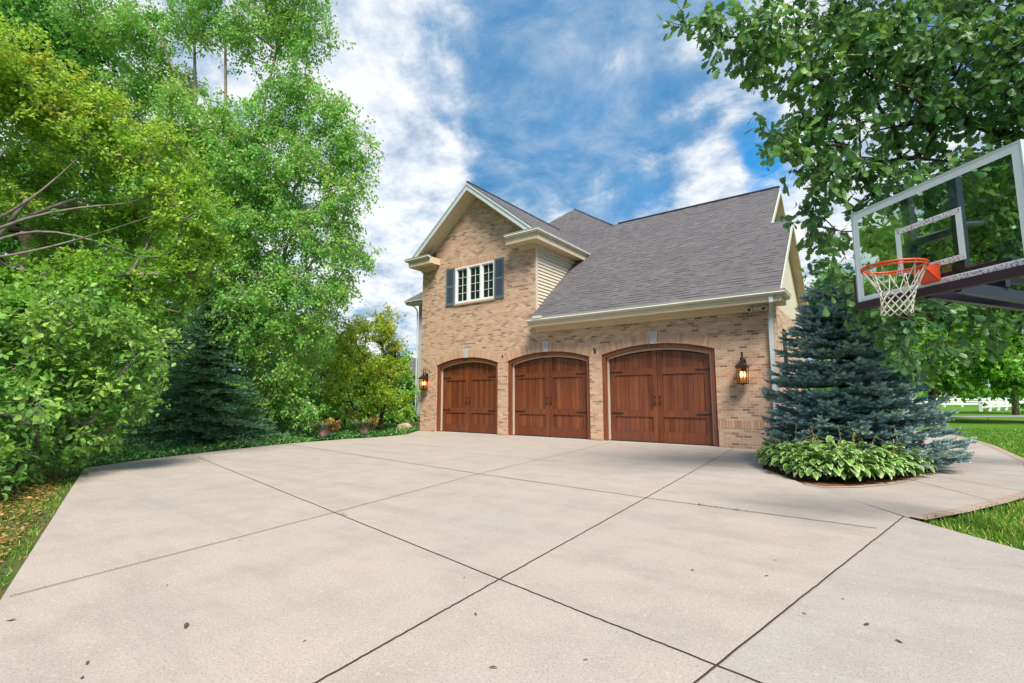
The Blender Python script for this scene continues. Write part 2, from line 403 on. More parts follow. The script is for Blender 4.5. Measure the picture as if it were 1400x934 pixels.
def add(*s):
    r = s[0]
    for x in s[1:]: r = W.math('ADD', r, x)
    return r
nA = W.noise(cl, 4.3, 10, .62, .35); nB = W.noise(W.mapping(cl, (1.0, 1.0, 1), (0, 0, .4)), 1.1, 6, .55, .5)
nC = W.noise(cl, 7.5, 7, .6, .1)
puff = add(W.math('ADD', W.math('MULTIPLY', nA, .72), W.math('MULTIPLY', nC, .28)),
    blob((-.614,.500,.611), 17, .13), blob((-.726,.523,.447), 13, .12), blob((-.74,.575,.36), 14, .15), blob((-.636,.706,.312), 15, .08),
    blob((-.85,.185,.49), 30, .12), blob((-.832,.531,.16), 20, .10),
    blob((-.145,.86,.489), 14, .14), blob((-.077,.960,.268), 16, .14), blob((-.4,.87,.30), 14, .10),
    blob((-.135,.888,.441), 4, -.24), blob((-.126,.917,.378), 4, -.24), blob((-.70,.535,.475), 3, -.22), blob((-.738,.543,.401), 3, -.20), blob((-.761,.554,.339), 4, -.24),
    blob((-.45,.73,.52), 24, -.14))
veil = add(nB, W.math('MULTIPLY', nC, .18), blob((-.356,.817,.454), 12, -.22), blob((-.44,.662,.60), 11, -.12), blob((-.519,.671,.529), 11, -.02), blob((-.217,.845,.489), 16, .12), blob((-.255,.748,.612), 12, -.05),
    blob((-.135,.888,.441), 4, -.5), blob((-.126,.917,.378), 4, -.5), blob((-.70,.535,.475), 3, -.5), blob((-.738,.543,.401), 3, -.4))
wf = W.n('MapRange'); wf.interpolation_type = 'SMOOTHSTEP'; W.t.links.new(puff, wf.inputs[0]); wf.inputs[1].default_value = .44; wf.inputs[2].default_value = .66
vf = W.n('MapRange'); vf.interpolation_type = 'SMOOTHSTEP'; W.t.links.new(veil, vf.inputs[0]); vf.inputs[1].default_value = .16; vf.inputs[2].default_value = .56
blue = W.mix(1.0, sky.outputs[0], (.10,.40,.55), 'MULTIPLY')
vein = W.ramp(W.noise(cl, 4.2, 9, .64, .3), [(.32,(.15,.60,1.26)),(.46,(.42,.88,1.46)),(.58,(.88,1.24,1.68)),(.70,(1.5,1.72,2.0))])
c1 = W.mix(W.math('MULTIPLY', vf.outputs[0], .88), blue, vein)
c2 = W.mix(W.math('MULTIPLY', wf.outputs[0], .95), c1, W.ramp(nC, [(.34,(1.05,1.36,1.78)),(.46,(1.85,2.02,2.24)),(.56,(2.42,2.46,2.5))]))
W.t.links.new(c2, bg.inputs[0])
sd = bpy.data.lights.new('sun', 'SUN'); sd.energy = 2.0; sd.angle = R(22); sd.color = (1.0, .93, .82)
so = bpy.data.objects.new('sun', sd); col.objects.link(so); so.rotation_euler = SUN.to_track_quat('Z', 'Y').to_euler(); so.location = (-20, -15, 30)

# ------------------------------------------------------------------ ground
def sheet(name, pts, z, mat, thick=None, parent=None):
    mb = MB()
    if thick: mb.prism([(x, y, z - thick) for x, y in pts], (0, 0, thick))
    else: mb.face([(x, y, z) for x, y in pts])
    return mb.build(name, mat, parent)
tag(sheet('ground', [(-700,-300),(700,-300),(700,900),(-700,900)], -.06, M['lawn']), kind='structure')
DRIVE = [(-12.07,2.75),(-12.75,3.93),(-13.45,5.9),(-13.95,7.9),(-14.0,9.6),(-13.85,11.2),(-14.1,12.4),(-14.9,13.5),(-15.32,14.10),(-2.10,14.10),(-1.98,11.6),(-1.89,10.36),(-1.45,9.6),(-1.03,8.78),(.11,7.03),(.88,6.11),(1.9,4.95),(5,1.2),(5,-2.2),(0,-.58),(-4.63,.70)]
drive = tag(sheet('driveway', DRIVE, 0, M['concrete'], .12), kind='structure')
def strip_along(pts, wd, z):
    mb = MB(); pts = [Vector((x, y, 0)) for x, y in pts]
    L, Rr = [], []
    for k, p in enumerate(pts):
        d = (pts[min(k + 1, len(pts) - 1)] - pts[max(k - 1, 0)]).normalized(); s = Vector((-d.y, d.x, 0)) * wd / 2
        L.append(p + s); Rr.append(p - s)
    for k in range(len(pts) - 1):
        mb.face([(Rr[k].x, Rr[k].y, z), (Rr[k+1].x, Rr[k+1].y, z), (L[k+1].x, L[k+1].y, z), (L[k].x, L[k].y, z)])
    return mb
def wobbly(a, b, amp=.003, n=50):
    r = random.Random(int((a[0] + b[1]) * 100)); a = Vector(a); b = Vector(b); s = Vector((-(b - a).y, (b - a).x)).normalized()
    return [tuple(a.lerp(b, k / n) + s * r.uniform(-amp, amp)) for k in range(n + 1)]
JOINTS = [([(-12.42,4.78),(-2.28,2.90),(-.73,2.63),(4.6,1.7)], .011), ([(-3.20,13.9),(-2.56,6.34),(-2.28,2.90),(-2.15,1.41),(-1.95,-.05)], .011),
          ([(-13.9,7.65),(-5.66,6.62),(-2.56,6.34),(-.13,6.25)], .014), ([(.10,7.03),(-.73,2.63),(-1.2,-.2)], .011), ([(-4.64,.74),(-5.06,3.34),(-5.66,6.62),(-6.24,11.3),(-6.6,13.9)], .009)]
for k, (pl, wd) in enumerate(JOINTS):
    pts = []
    for a, b in zip(pl[:-1], pl[1:]): pts += wobbly(a, b)[:-1]
    pts.append(pl[-1])
    strip_along(pts, wd, .004 + .001 * k).build('control_joint', M['joint'], drive)
BED = [(-2.05,14.08),(-1.95,11.6),(-1.86,10.40),(-1.42,9.66),(-1.02,8.85),(-.75,8.75),(-.40,9.05),(-.05,9.6),(.22,10.3),(.48,11.2),(.66,12.3),(.76,13.6),(.74,15.2),(.5,17.5),(-.2,19.5),(-2.05,20)]
tag(sheet('mulch_bed', BED, -.012, M['mulch']), kind='structure')
OUT = [(.14,7.05),(.55,7.81),(1.03,8.84),(1.5,9.95),(1.85,11.8),(2.22,14.5),(2.27,19.2),(2.0,23.0),(1.3,26.5)]
INN = [(-1.01,8.72),(-.74,8.62),(-.36,8.94),(0,9.52),(.30,10.25),(.56,11.15),(.74,12.3),(.84,13.6),(.82,15.2),(.58,17.6),(-.1,19.8),(-1.2,22)]
tag(sheet('walkway', OUT + INN[::-1], -.002, M['concrete2'], .1), kind='structure')
edge = strip_along([(x + .075, y - .02) for x, y in OUT], .16, .004); tag(edge.build('brick_edging', M['red_edging']), kind='structure')
edge = strip_along([(x - .02, y + .05) for x, y in INN[:9]], .11, .004); edge.build('edging_course', M['red_edging'], bpy.data.objects['brick_edging'])
for k in range(2, 7):
    a = Vector(OUT[k]); b = Vector(INN[k + 2])
    strip_along([a, b], .008, .002).build('control_joint', M['joint'], bpy.data.objects['walkway'])
tag(sheet('woodland_floor', [(-4.0,.60),(-11.95,2.83),(-12.65,3.98),(-13.35,5.9),(-13.85,7.9),(-13.9,9.6),(-13.75,11.2),(-14.0,12.4),(-14.8,13.5),(-15.28,14.1),(-15.5,19),(-60,45),(-70,0),(-25,-25),(-6,-8)], -.035, M['soil']), kind='structure')
tag(sheet('road', [(3.0,51),(9.4,58.6),(60,115),(64,109),(12.0,57),(5.5,50)], -.045, M['asphalt']), kind='structure')

# ------------------------------------------------------------------ vegetation tools
rng = np.random.default_rng(11)
def unit(a): return a / np.maximum(np.linalg.norm(a, axis=-1, keepdims=True), 1e-9)
DIAMOND = (np.array([(0,0,0),(.36,.45,.07),(0,1,0),(-.36,.45,.07)]), np.array([(0,1,2),(0,2,3)]))
OVAL = (np.array([(0,0,0),(.24,.25,.05),(.30,.52,.06),(.16,.82,.03),(0,1.0,-.06),(-.16,.82,.03),(-.30,.52,.06),(-.24,.25,.05),(0,.5,0)]),
        np.array([(0,1,8),(1,2,8),(2,3,8),(3,4,8),(4,5,8),(5,6,8),(6,7,8),(7,0,8)]))
_h = [(.03,.0),(.05,.14),(.17,.24),(.11,.33),(.28,.44),(.17,.53),(.36,.66),(.22,.74),(.27,.87),(.10,.92)]
_v = [(0,0,0)] + [(x, y, x * .22) for x, y in _h] + [(0,1.0,0)] + [(-x, y, x * .22) for x, y in reversed(_h)] + [(0,.35,0),(0,.68,-.02)]
_n = len(_v) - 2; _t = []
for k in range(_n):
    j = (k + 1) % _n; c = _n if (_v[k][1] + _v[j][1]) / 2 < .52 else _n + 1
    _t.append((k, j, c))
_mid = 11
_t += [(4, 5, _n), (5, _n + 1, _n), (17, _n, _n + 1), (17, 18, _n)] if False else [(5, _n + 1, _n), (_n, _n + 1, 17)]
OAKLEAF = (np.array(_v), np.array(_t))

def leaf_arrays(P, d, n, L, tpl, tint):
    V, F = tpl; k = len(V)
    s = unit(np.cross(d, n)); n = unit(np.cross(s, d))
    out = P[:, None, :] + L[:, None, None] * (V[None, :, 0, None] * s[:, None, :] + V[None, :, 1, None] * d[:, None, :] + V[None, :, 2, None] * n[:, None, :])
    tris = (np.arange(len(P)) * k)[:, None, None] + F[None]
    return out.reshape(-1, 3), tris.reshape(-1, F.shape[1]), np.repeat(tint, k)

def grow(root, trunks, lobes, per_lobe, leaves, leaf, tpl, lm, bm_, spread=.3, droop=.3, flat=.6, r0=.006, rmax=.16, tint=(.15,.85), hi=0.0, seed=1, density_r=True, zmin=.03, twigs=5, names=('trunk','crown'), shell=.55, accept=None):
    """trunks: list of polylines with (x,y,z,r); lobes: spheres the crown fills; one branch mesh and one leaf mesh under root"""
    g = np.random.default_rng(seed); rr = random.Random(seed)
    nodes = []; par = []; rad = []; fixed = []
    for tr in trunks:
        prev = -1
        for (x, y, z, r) in tr:
            nodes.append((x, y, z)); par.append(prev); rad.append(r); fixed.append(True); prev = len(nodes) - 1
    cents = []
    for (x, y, z, r) in lobes:
        m = max(2, int(per_lobe * ((r / .8) ** 2 if density_r else 1)))
        for _ in range(m):
            u = unit(g.normal(size=3)); q = r * (shell + (1 - shell) * g.random()) if g.random() < .7 else r * g.random() ** .5
            c = np.array([x, y, z]) + u * q
            if c[2] < zmin + .1: c[2] = zmin + .1 + g.random() * .2
            if accept is None or accept(c): cents.append(c)
    base = np.array(nodes)
    cents.sort(key=lambda c: np.min(np.linalg.norm(base - c, axis=1)))
    cnt = {}
    for c in cents:
        A = np.array(nodes); dd = np.linalg.norm(A - c, axis=1) + .9 * np.maximum(0, A[:, 2] - c[2] + .15)
        k = int(np.argmin(dd)); a = A[k]; L = np.linalg.norm(c - a); ns = max(1, int(L / .45)); prev = k
        side = g.normal(size=3) * .10 * L; side[2] = abs(side[2]) * .8
        for q in range(1, ns + 1):
            f = q / ns; p = a + (c - a) * f + side * math.sin(PI * f) + g.normal(size=3) * .025 * (1 if q < ns else 0)
            nodes.append(tuple(p)); par.append(prev); rad.append(0); fixed.append(False); prev = len(nodes) - 1
        cnt[prev] = cnt.get(prev, 0) + 1
    N = len(nodes); tot = [0] * N
    for k in range(N): tot[k] = cnt.get(k, 0)
    for k in range(N - 1, -1, -1):
        if par[k] >= 0: tot[par[k]] += tot[k]
    for k in range(N):
        if not fixed[k]: rad[k] = min(rmax, r0 * max(1, tot[k]) ** .52)
    mb = MB()
    for k in range(N):
        p = par[k]
        if p < 0: continue
        ra = rad[p] if (fixed[p] == fixed[k]) else min(rad[p], rad[k] * 1.25)
        mb.tube([nodes[p], nodes[k]], [ra, rad[k]], 8 if rad[k] > .05 else (5 if rad[k] > .015 else 3), cap=False)
    # twigs and leaves
    C = np.array(cents); nC = len(C)
    per = g.integers(int(leaves * .6), int(leaves * 1.4) + 1, nC)
    tip_d = []; rows_P = []; rows_c = []
    for i in range(nC):
        T = unit(g.normal(size=(twigs, 3)) + np.array([0, 0, .15 - droop]))
        Ls = spread * (.6 + .8 * g.random(twigs))
        for j in range(twigs):
            mid = C[i] + T[j] * Ls[j] * .5 + np.array([0, 0, .04 * Ls[j]]); end = C[i] + T[j] * Ls[j] - np.array([0, 0, droop * Ls[j] * .35])
            mb.tube([C[i], mid, end], [r0 * .8, r0 * .6, r0 * .35], 3, cap=False)
        m = per[i]; tw = g.integers(0, twigs, m); f = .15 + .9 * g.random(m)
        P = C[i] + T[tw] * (Ls[tw] * f)[:, None] - np.array([0, 0, 1]) * (droop * Ls[tw] * .35 * f ** 2)[:, None] + g.normal(size=(m, 3)) * spread * .12
        rows_P.append(P); tip_d.append(T[tw]); rows_c.append(np.full(m, g.random()))
    P = np.concatenate(rows_P); TD = np.concatenate(tip_d); ct = np.concatenate(rows_c)
    keep = P[:, 2] > zmin; P, TD, ct = P[keep], TD[keep], ct[keep]
    if accept is not None:
        kp = np.array([accept(q) for q in P]); P, TD, ct = P[kp], TD[kp], ct[kp]
    n = len(P)
    d = unit(TD * .7 + g.normal(size=(n, 3)) * .6 + np.array([0, 0, -droop]))
    nn = unit(np.array([0, 0, flat]) + g.normal(size=(n, 3)) * .55)
    L = leaf * (.5 + .8 * g.random(n))
    lo = np.array([l[2] for l in lobes]); z0, z1 = lo.min(), lo.max()
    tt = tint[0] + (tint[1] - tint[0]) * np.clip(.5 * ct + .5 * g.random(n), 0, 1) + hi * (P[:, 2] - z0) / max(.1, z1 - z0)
    V, F, tv = leaf_arrays(P, d, nn, L, tpl, np.clip(tt, 0, 1))
    mb.build(names[0], bm_, root, smooth=True)
    np_mesh(names[1], V, F, tv, lm, root)
    return root

def curve(a, b, bend, n=7, r0=.1, r1=.04):
    a = Vector(a); b = Vector(b); s = Vector(bend)
    return [tuple(a.lerp(b, k / n) + s * math.sin(PI * k / n)) + (r0 + (r1 - r0) * k / n,) for k in range(n + 1)]

OAK = [(-1.51, 6.30, 6.33, 0.30), (-1.14, 6.38, 5.99, 0.35), (-0.79, 6.87, 6.14, 0.45), (-0.94, 6.83, 5.66, 0.25), (-0.35, 7.57, 6.16, 0.50), (0.15, 8.16, 6.41, 0.60), (0.73, 8.59, 6.41, 0.60), (1.40, 9.09, 6.41, 0.70), (1.97, 9.54, 6.31, 0.70), (2.75, 10.47, 6.52, 0.80), (-0.43, 7.33, 7.37, 0.60), (0.56, 8.30, 7.55, 0.70), (1.69, 9.37, 7.73, 0.80), (2.88, 10.50, 7.80, 0.90), (-0.58, 7.73, 5.58, 0.40), (-0.18, 8.30, 5.49, 0.50), (0.43, 8.99, 5.61, 0.60), (1.16, 9.63, 5.78, 0.60), (1.87, 10.18, 5.67, 0.60), (2.66, 10.79, 5.56, 0.70), (-0.79, 7.67, 4.96, 0.30), (-0.41, 8.24, 4.75, 0.40), (0.10, 8.99, 4.78, 0.50), (0.74, 9.72, 4.76, 0.60), (1.53, 10.68, 4.78, 0.70), (2.09, 11.12, 4.66, 0.60), (2.84, 11.70, 4.54, 0.60), (-0.49, 8.67, 4.01, 0.30), (-0.58, 8.30, 4.31, 0.20), (-0.06, 9.26, 3.85, 0.40), (0.60, 10.13, 3.83, 0.60), (1.39, 10.98, 3.78, 0.60), (2.09, 11.64, 3.68, 0.60), (-0.46, 8.92, 3.26, 0.25), (-0.04, 9.55, 2.85, 0.40), (0.52, 10.24, 2.65, 0.40), (1.13, 10.93, 2.81, 0.40), (1.87, 11.69, 3.09, 0.50), (0.19, 10.08, 2.12, 0.28), (0.68, 10.71, 2.02, 0.28), (1.10, 11.11, 2.33, 0.25), (1.65, 11.74, 2.49, 0.20)]
YELLOW = [(-12.75, 0.39, 7.33, 1.10), (-12.53, 1.10, 7.08, 1.00), (-12.36, 1.89, 6.84, 0.85), (-11.96, 2.61, 6.51, 0.80), (-11.48, 3.30, 6.02, 0.75), (-11.29, 3.82, 5.14, 0.70), (-11.26, 3.96, 4.31, 0.55), (-11.64, 3.51, 3.73, 0.70), (-11.93, 2.83, 3.49, 0.70), (-12.21, 2.15, 3.27, 0.70), (-12.41, 1.51, 3.18, 0.70), (-12.81, 2.92, 5.21, 0.70), (-13.88, 1.93, 5.63, 0.80), (-12.71, 0.76, 5.04, 0.90), (-12.68, 3.54, 5.05, 0.70), (-14.12, 2.51, 4.73, 0.70)]
BUSH = [(-11.09, 1.48, 2.40, 0.60), (-10.81, 2.02, 2.69, 0.60), (-10.74, 2.61, 2.50, 0.60), (-10.73, 3.17, 2.16, 0.55), (-10.90, 1.86, 1.59, 0.60), (-10.89, 2.52, 1.48, 0.60), (-10.95, 3.13, 1.29, 0.50), (-10.78, 1.57, 0.79, 0.55), (-10.91, 2.11, 0.75, 0.50), (-11.24, 2.61, 0.78, 0.40), (-10.26, 1.56, 0.37, 0.40), (-11.12, 1.08, 1.57, 0.70), (-10.70, 1.07, 0.49, 0.60), (-11.37, 0.86, 2.58, 0.70), (-9.3,1.15,.35,.38), (-8.8,.75,.45,.42), (-9.8,1.2,1.1,.5), (-9.5,.6,1.2,.6), (-11.3,2.45,.35,.35)]
BIRCH = [(-15.68, 6.26, 15.85, 1.20), (-14.43, 7.37, 14.66, 1.10), (-14.16, 7.81, 13.01, 0.80), (-15.48, 6.79, 13.25, 1.00), (-17.50, 5.78, 14.11, 1.00), (-18.91, 4.79, 13.62, 1.00), (-20.06, 3.86, 14.11, 1.00), (-14.36, 7.63, 11.46, 0.70), (-13.33, 8.34, 10.18, 0.80), (-12.68, 8.73, 9.15, 0.70), (-13.89, 8.11, 8.91, 0.90), (-15.20, 7.41, 10.41, 0.90), (-16.30, 6.69, 9.70, 1.00), (-12.87, 8.66, 7.75, 0.75), (-13.77, 8.40, 6.69, 0.90), (-12.90, 8.89, 6.05, 0.60), (-14.94, 7.81, 7.26, 1.00), (-16.05, 7.16, 7.81, 1.00), (-13.25, 8.79, 4.92, 0.60), (-14.27, 8.30, 4.85, 0.80), (-15.45, 7.71, 5.39, 0.90), (-16.76, 7.11, 6.21, 0.90), (-14.16, 8.54, 3.71, 0.70), (-15.20, 8.04, 3.51, 0.90), (-16.41, 7.44, 4.02, 0.90), (-15.12, 8.44, 2.12, 0.70), (-15.99, 8.07, 1.89, 0.70), (-15.01, 8.94, 0.95, 0.50), (-18.33, 6.15, 9.87, 1.00), (-19.15, 6.38, 7.53, 1.00), (-18.70, 7.06, 5.25, 0.90), (-18.80, 5.71, 12.23, 0.80), (-20.05, 4.85, 11.73, 0.90), (-16.6,6.2,6.4,.8), (-17.0,5.9,4.9,.8), (-16.4,6.9,3.4,.8), (-17.6,5.4,6.0,.8), (-17.9,5.2,7.6,.9), (-17.2,6.0,8.6,.8), (-18.2,5.0,4.2,.9), (-16.9,6.4,2.2,.7), (-15.6,6.4,5.2,.7), (-15.2,6.6,6.6,.7), (-15.4,6.3,8.2,.75), (-15.8,6.0,9.6,.8), (-15.0,6.9,4.2,.65), (-14.8,7.3,8.6,.7), (-16.6,5.3,10.2,.7), (-15.3,7.0,3.3,.6)]
TALL = [(-23.50, 1.86, 14.50, 1.80), (-22.14, 2.99, 13.74, 1.50), (-22.04, 3.83, 12.82, 1.40), (-22.51, 2.23, 17.01, 1.80), (-24.79, 1.05, 13.49, 2.00), (-23.16, 2.67, 10.73, 1.70), (-22.65, 4.35, 10.48, 1.60), (-24.10, 3.61, 8.09, 1.70), (-22.85, 5.27, 7.46, 1.60), (-21.41, 6.10, 9.10, 1.50), (-25.54, 1.97, 7.64, 2.00), (-24.72, 3.54, 5.43, 1.60), (-23.48, 5.20, 4.73, 1.60), (-22.04, 6.81, 5.38, 1.50)]
MAPLE = [(-15.45, 11.94, 3.98, 0.70), (-15.96, 11.18, 3.09, 0.65), (-16.1, 13.0, 3.29, 0.65), (-15.65, 11.74, 2.41, 0.75), (-16.0, 12.8, 2.30, 0.55), (-16.04, 10.83, 1.71, 0.65), (-15.7, 12.05, 1.44, 0.65), (-16.0, 13.2, 1.31, 0.45), (-15.74, 11.47, 0.90, 0.45), (-16.13, 10.61, 1.04, 0.45), (-17.22, 10.32, 2.54, 0.50), (-15.0,10.1,2.5,.5), (-15.2,10.5,3.2,.55), (-15.1,10.0,1.6,.5), (-14.9,11.3,2.6,.5), (-14.85,11.6,1.7,.45), (-16.1,13.5,2.6,.6), (-16.2,13.6,1.4,.6), (-16.3,13.5,3.5,.5), (-16.1,12.6,4.0,.55), (-16.6,13.2,4.3,.45), (-16.0,11.3,4.1,.55), (-15.4,10.6,3.6,.45), (-15.5,12.7,4.4,.4)]

# left: the yellowing tree whose trunk stands just past the left edge
t = empty('ornamental_tree', (-13.2, -.3, 0), 'yellow-green spreading tree with bare grey limbs at the left edge', 'tree')
grow(t, [curve((-13.2,-.3,-.05), (-13.0,.3,3.0), (.15,0,0), 6, .20, .13), curve((-13.0,.3,2.4), (-12.2,1.6,4.9), (0,.0,-.25), 7, .075, .035), curve((-13.0,.3,2.8), (-12.4,2.3,5.2), (-.2,0,.3), 7, .065, .03), curve((-13.0,.3,3.0), (-12.8,.8,6.3), (0,-.3,0), 7, .10, .045), curve((-12.9,.4,3.2), (-11.6,2.9,5.1), (.1,-.2,.25), 9, .04, .012), curve((-12.7,.7,3.6), (-11.4,2.7,4.5), (.1,-.1,-.2), 9, .034, .010), curve((-12.5,1.0,4.2), (-11.7,2.2,5.9), (.1,.0,-.2), 8, .032, .010), curve((-12.8,.5,3.8), (-11.9,1.2,5.6), (.2,.1,.1), 8, .03, .010), curve((-12.4,1.2,4.0), (-11.3,3.1,4.0), (0,-.2,.3), 8, .03, .010)],
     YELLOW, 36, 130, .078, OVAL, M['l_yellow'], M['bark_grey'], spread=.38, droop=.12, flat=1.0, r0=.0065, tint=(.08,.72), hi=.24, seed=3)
# lower left broad-leaved bush
t = empty('broadleaf_shrub', (-11.7, 1.2, 0), 'broad-leaved green shrub hanging over the left edge of the driveway', 'shrub')
grow(t, [curve((-11.7,1.2,-.03), (-11.2,1.6,1.6), (.1,.1,0), 5, .05, .03), curve((-11.8,1.1,-.03), (-11.3,1.1,1.9), (-.1,.1,0), 5, .05, .03), curve((-11.6,1.3,-.03), (-10.9,2.2,1.2), (0,-.1,.2), 5, .045, .025)],
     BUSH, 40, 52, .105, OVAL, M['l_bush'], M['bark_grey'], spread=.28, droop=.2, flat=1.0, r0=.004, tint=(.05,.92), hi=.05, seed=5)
t = empty('river_birch', (-17.3, 6.9, 0), 'tall multi-stemmed birch with pale trunks and drooping bright green foliage', 'tree')
grow(t, [curve((-17.3,6.9,-.05), (-18.1,5.9,14.2), (-.2,0,0), 12, .14, .035), curve((-17.2,7.0,-.05), (-17.1,6.5,13.8), (.15,.1,0), 12, .13, .035), curve((-17.1,7.1,-.05), (-14.9,7.3,13.2), (-.45,-.1,0), 12, .13, .03)],
     BIRCH, 24, 165, .090, DIAMOND, M['l_birch'], M['bark_birch'], spread=.58, droop=.65, flat=.4, r0=.0065, tint=(.05,1.0), seed=7)
t = empty('woodland_tree', (-24, 3, 0), 'tallest blue-green tree behind the yellowing tree at the left', 'tree', 'woodland trees beyond the driveway')
grow(t, [curve((-24,3,-.05), (-23,3,15), (.3,.2,0), 9, .28, .06)], TALL, 7, 180, .17, DIAMOND, M['l_birch'], M['bark_dark'], spread=.95, droop=.3, flat=.4, r0=.012, tint=(.0,.7), seed=9)
woods = [
 ('shadowed woodland tree right behind the broad-leaved shrub', [(-23.39,4.89,3.04,1.5),(-23.21,4.0,1.43,1.5),(-22.24,5.39,1.18,1.5),(-23.89,3.23,3.19,1.6),(-21.07,5.78,.6,1.0)], (-23.2,4.3), 'l_wood', (.0,.6)),
 ('leafy woodland tree directly behind the dark evergreen', [(-24.26,7.92,3.64,1.3),(-23.62,8.63,2.09,1.3),(-24.91,7.75,1.47,1.2),(-23.69,8.25,.5,1.0),(-23.77,9.38,4.73,1.2)], (-24.1,8.1), 'l_wood', (.1,.8)),
 ('fresh green woodland tree under the birch foliage', [(-24.01,11.83,3.98,1.4),(-22.03,12.32,2.16,1.3),(-23.20,11.59,1.14,1.3),(-22.29,13.11,3.98,1.3),(-21.49,11.80,.5,.9)], (-22.9,12.1), 'l_birch', (.0,.8)),
 ('woodland tree between the birch and the yellow-green maple', [(-24.14,15.51,3.91,1.4),(-23.29,16.38,2.32,1.6),(-24.03,14.69,1.51,1.3),(-21.99,15.12,.7,1.2)], (-23.4,15.5), 'l_wood', (.1,.85)),
 ('low woodland tree behind the yellow-green maple by the house', [(-23.28,18.89,2.39,1.6),(-23.11,20.47,1.10,1.5),(-23.57,17.61,1.11,1.4),(-21.52,18.05,.5,1.0)], (-23.0,18.6), 'l_wood', (.2,.9)),
]
for k, (lab, lobes, b, lm, tn) in enumerate(woods):
    t = empty('woodland_tree', (b[0], b[1], 0), lab, 'tree', 'woodland trees beyond the driveway')
    top = max(l[2] for l in lobes)
    grow(t, [curve((b[0], b[1], -.05), (b[0] + .2, b[1] + .1, top), (.2, .1, 0), 6, .12, .04)], lobes, 10, 220, .15, DIAMOND, M[lm], M['bark_dark'], spread=.65, droop=.3, flat=.4, r0=.008, tint=tn, seed=20 + k)
t = empty('japanese_maple', (-15.95, 12.4, 0), 'yellow-green multi-stemmed small maple beside the left garage corner', 'tree')
grow(t, [curve((-15.9,12.4,-.03), (-15.7,11.6,2.6), (.0,-.2,-.2), 7, .07, .03), curve((-15.95,12.5,-.03), (-15.9,12.9,2.9), (.1,.1,0), 7, .06, .03), curve((-15.9,12.3,-.03), (-15.9,10.9,2.0), (0,-.1,-.3), 7, .055, .025), curve((-15.85,12.5,-.03), (-15.7,12.5,3.2), (.1,0,0), 7, .05, .025)],
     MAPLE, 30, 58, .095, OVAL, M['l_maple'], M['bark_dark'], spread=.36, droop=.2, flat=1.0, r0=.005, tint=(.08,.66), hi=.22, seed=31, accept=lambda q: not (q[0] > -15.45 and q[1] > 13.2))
# right: oak boughs
t = empty('oak_tree', (4.2, 12.9, 0), 'oak tree reaching over the basketball hoop from the right', 'tree')
grow(t, [curve((4.2,12.9,-.05), (4.0,12.7,4.2), (.1,0,0), 7, .30, .22), curve((4.0,12.7,4.0), (1.0,9.6,5.6), (0,.3,.5), 9, .14, .04), curve((4.0,12.7,3.4), (1.0,10.8,3.6), (0,.2,.4), 8, .10, .03), curve((4.0,12.7,4.2), (1.5,9.4,7.3), (.2,.3,.2), 8, .14, .04), curve((4.0,12.7,4.2), (3.6,12.4,9), (0,0,0), 6, .2, .06)],
     OAK, 32, 36, .148, OAKLEAF, M['l_oak'], M['bark_dark'], spread=.34, droop=.5, flat=.35, r0=.005, tint=(.0,.95), seed=41, twigs=4)
# right: far trees
R1 = [(4.70,38.25,4.43,1.9),(6.45,39.38,5.67,2.2),(5.38,37.76,2.9,1.2),(7.64,40.57,3.60,2.0),(7.57,39.97,7.32,2.2)]
R2 = [(-1.85,40.5,7.11,2.0),(-2.63,40.92,8.3,2.0),(.10,42.11,6.10,2.2),(-1.25,40.22,3.52,2.0),(-3.0,40.5,6.0,1.2)]
R3 = [(2.72,46.46,6.92,2.5),(1.24,45.75,4.26,2.3),(3.78,47.73,3.73,2.0),(3.37,46.48,10.11,2.3)]
R4 = [(5.83,57.81,14.03,4.0),(8.84,60.34,12.07,4.0),(12.22,62.39,15.33,5.0),(8.78,59.34,18.58,4.0),(12.81,63.79,8.82,4.0),(6.5,58.5,9,3.0)]
for lab, lobes, lm, lf, per, sd_ in (('bright green lawn tree behind the hanging oak leaves at the right', R1, 'l_bright', .26, 5, 51), ('distant tree showing just right of the garage roof', R2, 'l_wood', .26, 5, 52), ('distant tree behind the blue spruce', R3, 'l_bright', .30, 4, 53), ('largest far tree, seen through the backboard', R4, 'l_bright', .42, 3, 54)):
    b = np.mean(np.array(lobes), axis=0); b = np.array([9.2, 41.0, 4.0]) if sd_ == 51 else b; t = empty('lawn_tree', (b[0], b[1], 0), lab, 'tree', 'far trees beyond the lawn')
    grow(t, [curve((b[0], b[1], -.1), (b[0], b[1], b[2] + 1), (.2, 0, 0), 7, .25, .08)], lobes, per, 190, lf, DIAMOND, M[lm], M['bark_dark'], spread=1.2, droop=.3, flat=.6, r0=.015, tint=(.0,.9), seed=sd_, density_r=True)

# far treeline: one mass nobody could count
g = np.random.default_rng(5); n = 26000
an = R(-32) + R(170) * g.random(n); rad = 165 + 40 * g.random(n)
hgt = 5.5 + 3.5 * np.sin(an * 23) * np.sin(an * 7 + 1) + 2 * np.sin(an * 61)
P = np.stack([-np.sin(an) * rad * 1.0, np.cos(an) * rad, np.maximum(.2, hgt * g.random(n) ** .6)], 1)
V, F, tv = leaf_arrays(P, unit(g.normal(size=(n, 3))), unit(g.normal(size=(n, 3))), 2.2 * (.5 + g.random(n)), DIAMOND, g.random(n) * .8)
tag(np_mesh('treeline', V, F, tv, M['l_wood']), 'far green belt of trees along the horizon', 'treeline', kind='stuff')

